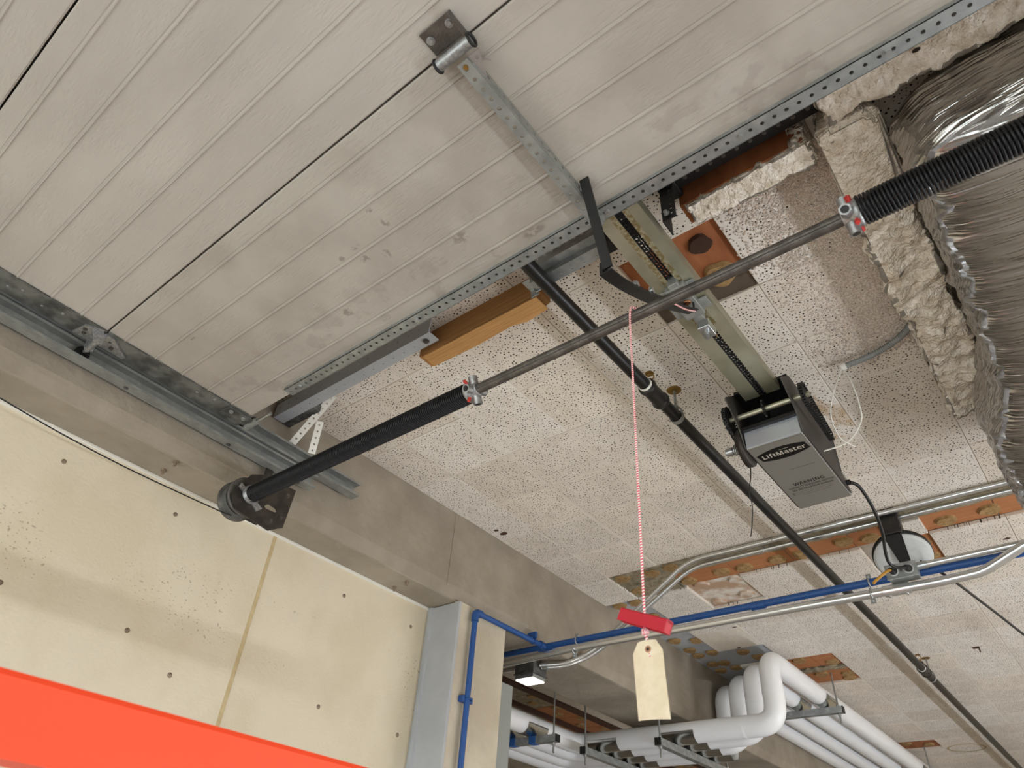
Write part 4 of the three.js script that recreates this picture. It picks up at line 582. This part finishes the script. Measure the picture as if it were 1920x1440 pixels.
part(ob, 'cover_screw', cyl([-0.446, 2.873, -2.7305], [-0.446, 2.873, -2.728], 0.0035, 8), M.steel);
const oc = thing('outlet_conduit', 'thin conduit running right from the outlet box above the blue line', 'conduit', [0, 2.89, -2.757]);
part(oc, 'tube', bent([[-0.395, 2.886, -2.757], [0.0, 2.893, -2.757], [0.8, 2.896, -2.757]], 0.0115, 0.05, 14), M.emt); part(oc, 'connector', cyl([-0.395, 2.886, -2.757], [-0.36, 2.8865, -2.757], 0.0145, 10), M.zinc);
single('yellow_cord', 'short yellow cord drooping from the left plug of the outlet box', 'cord', tube([[-0.476, 2.869, -2.704], [-0.484, 2.862, -2.69], [-0.505, 2.846, -2.68], [-0.53, 2.83, -2.678], [-0.54, 2.828, -2.69], [-0.545, 2.85, -2.735]], 0.0052, 40, 8), M.yellow);
const re = thing('cord_reel', 'round pale grey cord reel hung from a black bracket', 'cord reel', [-0.49, 3.1, -3.2]);
{ const c = V(-0.496, 3.122, -3.192), n = V(0.14, -0.87, 0.47).normalize(), k = 0.8;
  part(re, 'reel_face', rev([[0.0, -0.012], [0.03, -0.012], [0.034, -0.006], [0.085, -0.006], [0.09, -0.010], [0.13, -0.004], [0.146, 0.004], [0.146, 0.012], [0.12, 0.016], [0.0, 0.016]].map(([r, y]) => [r * k, -y]), c, n, 56), M.reel); part(re, 'reel_rim', rev([[0.12, 0], [0.150, 0.0], [0.150, 0.02], [0.12, 0.02], [0.12, 0]].map(([r, y]) => [r * k, -y - 0.012]), c, n, 56), M.black);
  part(re, 'reel_back', rev([[0.0, 0.03], [0.138, 0.03], [0.138, 0.05], [0.0, 0.05]].map(([r, y]) => [r * k, -y]), c, n, 48), M.reel);
  const b0 = V(-0.496, 3.185, -3.085), b1 = c.clone().addScaledVector(n, 0.035), u = b1.clone().sub(b0), L = u.length(); u.normalize(); const w = V(1, 0, 0).addScaledVector(u, -u.x).normalize();
  const s = new THREE.Shape([[0, -0.036], [L + 0.02, -0.019], [L + 0.026, 0], [L + 0.02, 0.019], [0, 0.036]].map((p) => new THREE.Vector2(...p))); const g = new THREE.ExtrudeGeometry(s, { depth: 0.006, bevelEnabled: false }).applyMatrix4(new THREE.Matrix4().makeBasis(u, w, u.clone().cross(w)).setPosition(b0));
  part(re, 'bracket_arm', g, M.black); part(re, 'axle', cyl(c, b1, 0.01, 12), M.black); part(re, 'ceiling_mount', [box(-0.54, -0.455, 3.19, C0 - 0.006, -3.14, -3.085, 0.006)], M.blackSteel); for (const x of [-0.53, -0.46]) part(re, 'bolt', hexbolt([x, 3.19, -3.12], [0, -1, 0], 0.006, 0.006), M.zinc); }
single('hanging_cable', 'straight black cable stretched away from the cord reel', 'cable', tube([[-0.44, 3.1, -3.21], [-0.37, 3.02, -3.19], [-0.346, 3.0, -3.239], [-0.285, 3.0, -3.62], [-0.227, 3.0, -4.003], [0.0, 2.995, -5.5], [0.3, 2.98, -8]], 0.0058, 60, 8), M.black);

// ------------------------------------------------------------------ small luminaire under the beam
const lm = thing('utility_light', 'small lit square lamp on a metal junction box under the beam', 'light', [-2.38, 2.8, -3.01]);
part(lm, 'junction_box', [box(-2.44, -2.315, 2.83, 2.905, -3.07, -2.955, 0.003), box(-2.446, -2.309, 2.826, 2.832, -3.076, -2.949, 0.002)], M.galvDirty); part(lm, 'lamp_body', box(-2.44, -2.318, 2.806, 2.826, -3.066, -2.957, 0.003), M.galv); part(lm, 'lens', box(-2.436, -2.322, 2.800, 2.806, -3.062, -2.961, 0.002), M.lens, 'glowing white lens');
{ const L = new THREE.RectAreaLight(0xfff1dc, 26, 0.11, 0.1); L.position.set(-2.379, 2.797, -3.0115); L.lookAt(-2.379, 0, -3.0115); L.name = 'lamp_glow'; scene.add(L); }
const lc = single('lamp_conduit', 'thin bare conduit entering the lamp box from the next bay', 'conduit', bent([[-3.3, 2.882, -3.01], [-2.44, 2.882, -3.01]], 0.011, 0.05, 14), M.emt);

// ------------------------------------------------------------------ white insulated pipes on trapeze hangers
const PR = 0.062;
const pl = ['outermost white insulated pipe with the tall front riser', 'second white insulated pipe, riser just behind the front one', 'third white insulated pipe, riser second from the beam', 'innermost white insulated pipe with the riser nearest the beam'];
for (let k = 0; k < 4; k++) {
  const L = -2.93 - 0.168 * k, X = -1.55 - 0.176 * k, Z = -4.26 - 0.168 * k, lo = 2.797, hi = 3.16;
  const t = thing('insulated_pipe', pl[k], 'pipe', [X, lo, Z], 'white insulated pipes');
  part(t, 'jacket', bent([[L, lo, -2.3], [L, lo, Z], [X, lo, Z], [X, hi, Z], [X, hi, -10.8]], PR, 0.115, 26), M.insul);
  part(t, 'joint_band', rev([[PR, -0.01], [PR + 0.0015, -0.01], [PR + 0.0015, 0.01], [PR, 0.01]], [X - 0.2, lo, Z], [1, 0, 0], 28), M.insul); part(t, 'joint_band', rev([[PR, -0.01], [PR + 0.0015, -0.01], [PR + 0.0015, 0.01], [PR, 0.01]], [X, lo + 0.17, Z], [0, 1, 0], 28), M.insul);
  const shell = (c, ax, len, down) => { const g = new THREE.CylinderGeometry(PR + 0.0035, PR + 0.0035, len, 24, 1, true, 0, Math.PI); const q = new THREE.Matrix4(); if (ax === 'x') q.makeBasis(V(0, 0, 1), V(1, 0, 0), V(0, 1, 0)); else q.makeBasis(V(1, 0, 0), V(0, 0, 1), V(0, -1, 0)); g.rotateY(ax === 'x' ? Math.PI / 2 : -Math.PI / 2); g.applyMatrix4(q); return g.translate(...c); };
  part(t, 'saddle', shell([L, lo, -3.74], 'z', 0.2), M.saddle, 'bright metal saddle'); for (const x of [-2.70, -2.16]) part(t, 'saddle', shell([x, lo, Z], 'x', 0.22), M.saddle, 'bright metal saddle'); for (const z of [-5.17, -7.47]) part(t, 'saddle', shell([X, hi, z], 'z', 0.2), M.saddle, 'bright metal saddle');
}
function trapeze(label, a, b, y, rodTops) {                               // strut along a..b (x, z), rods at both ends
  const t = thing('trapeze_hanger', label, 'pipe hanger', [a[0], y, a[1]], 'trapeze hangers of the white pipes'), A0 = V(a[0], y, a[1]), B0 = V(b[0], y, b[1]), u = B0.clone().sub(A0), len = u.length(); u.normalize(); const w = V(0, 1, 0).cross(u);
  const s = new THREE.Shape([[-0.0205, 0], [0.0205, 0], [0.0205, 0.0025], [-0.018, 0.0025], [-0.018, 0.0385], [-0.010, 0.0385], [-0.010, 0.041], [-0.0205, 0.041]].map((p) => new THREE.Vector2(...p)));
  const g1 = new THREE.ExtrudeGeometry(s, { depth: len, bevelEnabled: false }).applyMatrix4(new THREE.Matrix4().makeBasis(w, V(0, 1, 0), u).setPosition(A0.clone().add(V(0, -0.041, 0))));
  const g2 = new THREE.BoxGeometry(0.0025, 0.041, len).applyMatrix4(new THREE.Matrix4().makeBasis(w, V(0, 1, 0), u).setPosition(A0.clone().add(V(0, -0.0205, 0)).addScaledVector(u, len / 2).addScaledVector(w, 0.0193)));
  part(t, 'strut', [g1, g2], M.galv); part(t, 'end_cap', [0, 1].map((i) => new THREE.BoxGeometry(0.042, 0.042, 0.006).applyMatrix4(new THREE.Matrix4().makeBasis(w, V(0, 1, 0), u).setPosition(A0.clone().add(V(0, -0.0205, 0)).addScaledVector(u, i * len)))), M.black);
  [0, 1].forEach((i) => { const p = A0.clone().addScaledVector(u, i ? len - 0.03 : 0.03), r = part(t, 'threaded_rod', [cyl([p.x, rodTops[i], p.z], [p.x, y - 0.10, p.z], 0.0055, 10)], M.galvDull); part(r, 'nut', [cyl([p.x, y - 0.043, p.z], [p.x, y - 0.055, p.z], 0.011, 6), cyl([p.x, y + 0.002, p.z], [p.x, y + 0.012, p.z], 0.011, 6)], M.zinc); });
  return t;
}
const tp = trapeze('trapeze hanger with blue tape next to the grey cabinet', [-2.72, -3.74], [-3.62, -3.74], 2.7315, [3.3, 3.322]);
for (const x of [-2.90, -3.06]) part(tp, 'blue_tape', box(x - 0.025, x + 0.025, 2.689, 2.733, -3.7635, -3.7165, 0.001), M.tape, 'blue tape wrap');
trapeze('trapeze hanger in the middle, left end of the crossing pipes', [-2.755, -4.06], [-2.755, -5.02], 2.7315, [3.3, 3.3]);
trapeze('trapeze hanger under the crossing pipes below the paper tag', [-2.2, -4.03], [-2.2, -5.0], 2.7315, [2.905, 2.905]);
trapeze('trapeze hanger by the uncovered ceiling square right of the risers', [-1.43, -5.17], [-2.135, -5.17], 3.0945, [3.318, 3.3]);
trapeze('farthest trapeze hanger at the lower right edge', [-1.43, -7.47], [-2.135, -7.47], 3.0945, [3.318, 3.3]);

// ------------------------------------------------------------------ fireproofed steel and foil-wrapped duct
const fz = thing('fireproofed_beam', 'lumpy steel beam sprayed with pale fireproofing beside the duct', 'beam', [-0.01, 3.2, -1.7]);
part(fz, 'sprayed_coat', lumpy(new THREE.BoxGeometry(0.13, 0.13, 1.16, 22, 20, 170).translate(-0.017, 3.268, -1.80), 0.022, 13, 4), M.spray);
const fk = thing('fireproofing_lump', 'thick broken lump of sprayed fireproofing above the spring', 'fireproofing', [0, 3.18, -1.17]);
part(fk, 'lump', lumpy(new RoundedBoxGeometry(0.13, 0.15, 0.24, 14, 0.03).translate(-0.012, 3.245, -1.18), 0.03, 11, 8), M.spray);
const fb = thing('fireproofed_beam', 'rough sprayed beam between door edge and duct at the upper right', 'beam', [0.5, 3.2, -1.02]);
part(fb, 'sprayed_coat', lumpy(new THREE.BoxGeometry(1.4, 0.14, 0.18, 200, 18, 26).translate(0.66, 3.262, -0.96), 0.02, 12, 14), M.spray);
for (const [x, z, r] of [[0.19, -0.965, 0.016], [0.215, -0.96, 0.012], [0.155, -0.985, 0.007]]) part(fb, 'bare_pit', new THREE.IcosahedronGeometry(r, 2).scale(1.2, 0.35, 0.7).translate(x, 3.186, z), std({ color: 0x2f2119, roughness: 1 }), 'dark chipped pit');
{ // coarse spray droplets scattered over the tiles beside the beam
  const g = new THREE.IcosahedronGeometry(1, 0), n = 17000, im = new THREE.InstancedMesh(g, M.grain, n), q = new THREE.Matrix4(), c = new THREE.Color(); let i = 0, guard = 0;
  while (i < n && guard++ < 900000) { const x = rr(-0.46, -0.07), z = rr(-2.14, -1.14), e = Math.min((x + 0.46) / 0.3, (z + 2.14) / 0.28 * 1.0, 1) + 0.25 * (vn(x * 22, z * 22, 999, 3) - 0.5); if (rnd() > Math.max(0, e) ** 2.2) continue; if (x < -0.397 && z > -1.53) continue; const s = rr(0.0012, 0.0042); q.makeScale(s, s * 0.6, s).setPosition(x, HC - 0.0008, z); im.setMatrixAt(i, q); c.setHSL(0.075, rr(0.14, 0.24), rr(0.36, 0.62)); im.setColorAt(i, c); i++; }
  im.count = i; im.name = 'spray_droplets'; im.castShadow = im.receiveShadow = true; im.userData = { label: 'coarse brown spray droplets scattered over the tiles beside the beam', category: 'fireproofing', kind: 'stuff' }; scene.add(im);
}
const du = thing('foil_duct', 'large duct wrapped in wrinkled silver foil at the right edge', 'duct', [0.5, 2.97, -1.8]);
{ const nz = 150, na = 120, pos = [], idx = [], N = new ImprovedNoise(), fb4 = (x, y, z) => { let s = 0; for (let o = 0, a = 1, f = 1; o < 4; o++, a *= 0.5, f *= 2.1) s += a * N.noise(x * f, y * f, z * f); return s; };
  const prof = (t, zz) => { const W = 0.5, Hh = 0.142 + 0.015 * sst(1.8, 2.5, -zz), r = 0.09, P = []; const a = t * Math.PI * 2, c = Math.cos(a), s = Math.sin(a), k = 5; const f = (Math.abs(c) ** k + Math.abs(s) ** k) ** (-1 / k); return [c * f * W, s * f * Hh]; };
  for (let j = 0; j <= nz; j++) { const v = j / nz, z = -1.06 - v * 1.62; const cap = Math.min(1, Math.sqrt(Math.max(0, 1 - (1 - Math.min(1, v * 1.62 / 0.10)) ** 2)) * 0.28 + 0.72);
    for (let i = 0; i < na; i++) { let [x, y] = prof(i / na, z); const cx = 0.56 - 0.08 * sst(1.85, 2.3, -z), cy = 3.112 - 0.05 * sst(1.8, 2.3, -z); x *= j === 0 ? 0.9 : 1; const d = 0.014 * fb4(x * 4, y * 9, z * 9) + 0.007 * fb4(x * 9 + 7, y * 30, z * 34); const L = Math.hypot(x, y) || 1; pos.push(cx + x * cap + x / L * d, cy + y * cap + y / L * d, z); } }
  for (let j = 0; j < nz; j++) for (let i = 0; i < na; i++) { const a = j * na + i, b = j * na + (i + 1) % na, c = a + na, d = b + na; idx.push(a, c, b, b, c, d); }
  // near end closed by rings shrinking to the middle
  let last = 0; for (let q = 1; q <= 14; q++) { const o = pos.length / 3, f = 1 - q / 14; for (let i = 0; i < na; i++) { const x = 0.56 + (pos[i * 3] - 0.56) * f, y = 3.112 + (pos[i * 3 + 1] - 3.112) * f; pos.push(x, y, -1.06 + 0.01 * fb4(x * 9, y * 9, 3) + 0.006 * (1 - f)); } for (let i = 0; i < na; i++) { const a = last + i, b = last + (i + 1) % na, c = o + i, d = o + (i + 1) % na; idx.push(a, b, c, b, d, c); } last = o; }
  const g = new THREE.BufferGeometry(); g.setAttribute('position', new THREE.Float32BufferAttribute(pos, 3)); g.setIndex(idx); g.computeVertexNormals(); part(du, 'foil_wrap', g, M.foil); }

// ------------------------------------------------------------------ orange rack in the foreground
const ok = thing('storage_rack', 'blurred bright orange rack beam in the lower left foreground', 'rack', [-0.84, 0, 0]);
part(ok, 'rack_beam', [extr([[-0.80, 1.803], [-0.80, 1.868], [-0.804, 1.874], [-0.85, 1.874], [-0.85, 1.803]], 'z', -1.6, 1.2)], M.orange);
for (const z of [-1.6, 1.2]) part(ok, 'upright', [box(-0.87, -0.79, 0, 1.87, z - 0.03, z + 0.03, 0.004)], M.orange);

// ------------------------------------------------------------------ unseen strip lights added low on the right for pipe shadow and ceiling light
for (const [z, w] of [[-1.6, 'nearest the doorway'], [-4.0, 'in the middle'], [-6.4, 'farthest from the doorway']]) {
  const t = thing('added_strip_light', 'added white strip light low on the unseen right wall, ' + w, 'light', [2.88, 0.42, z]);
  part(t, 'housing', box(2.855, 2.9, 0.34, 0.5, z - 0.8, z + 0.8, 0.006), M.white); part(t, 'diffuser', box(2.835, 2.855, 0.36, 0.48, z - 0.78, z + 0.78, 0.008), std({ color: 0xffffff, emissive: 0xe9f3ff, emissiveIntensity: 4 * MIX.strip }));
  const L = new THREE.RectAreaLight(0xe9f3ff, 24 * MIX.strip, 1.56, 0.12); L.position.set(2.83, 0.42, z); L.lookAt(-1.0, 3.3, z); scene.add(L);
}
// unseen panels added on the far right to even out the ceiling light
for (const [z, w] of [[-1.0, 'nearest the doorway'], [-3.2, 'second from the doorway'], [-5.4, 'third from the doorway'], [-7.6, 'farthest from the doorway']]) {
  const t = thing('added_panel_light', 'flat white ceiling panel light added on the unseen right side, ' + w, 'light', [1.9, 3.32, z], 'added ceiling panel lights');
  part(t, 'frame', box(1.58, 2.22, 3.29, 3.322, z - 0.62, z + 0.62, 0.006), M.white); part(t, 'diffuser', box(1.6, 2.2, 3.284, 3.29, z - 0.6, z + 0.6, 0.002), std({ color: 0xffffff, emissive: 0xfff4e4, emissiveIntensity: 2 * MIX.panel }));
  const L = new THREE.RectAreaLight(0xfff4e4, 10 * MIX.panel, 0.6, 1.2); L.position.set(1.9, 3.28, z); L.lookAt(1.9, 0, z); scene.add(L);
}
renderer.render(scene, camera);
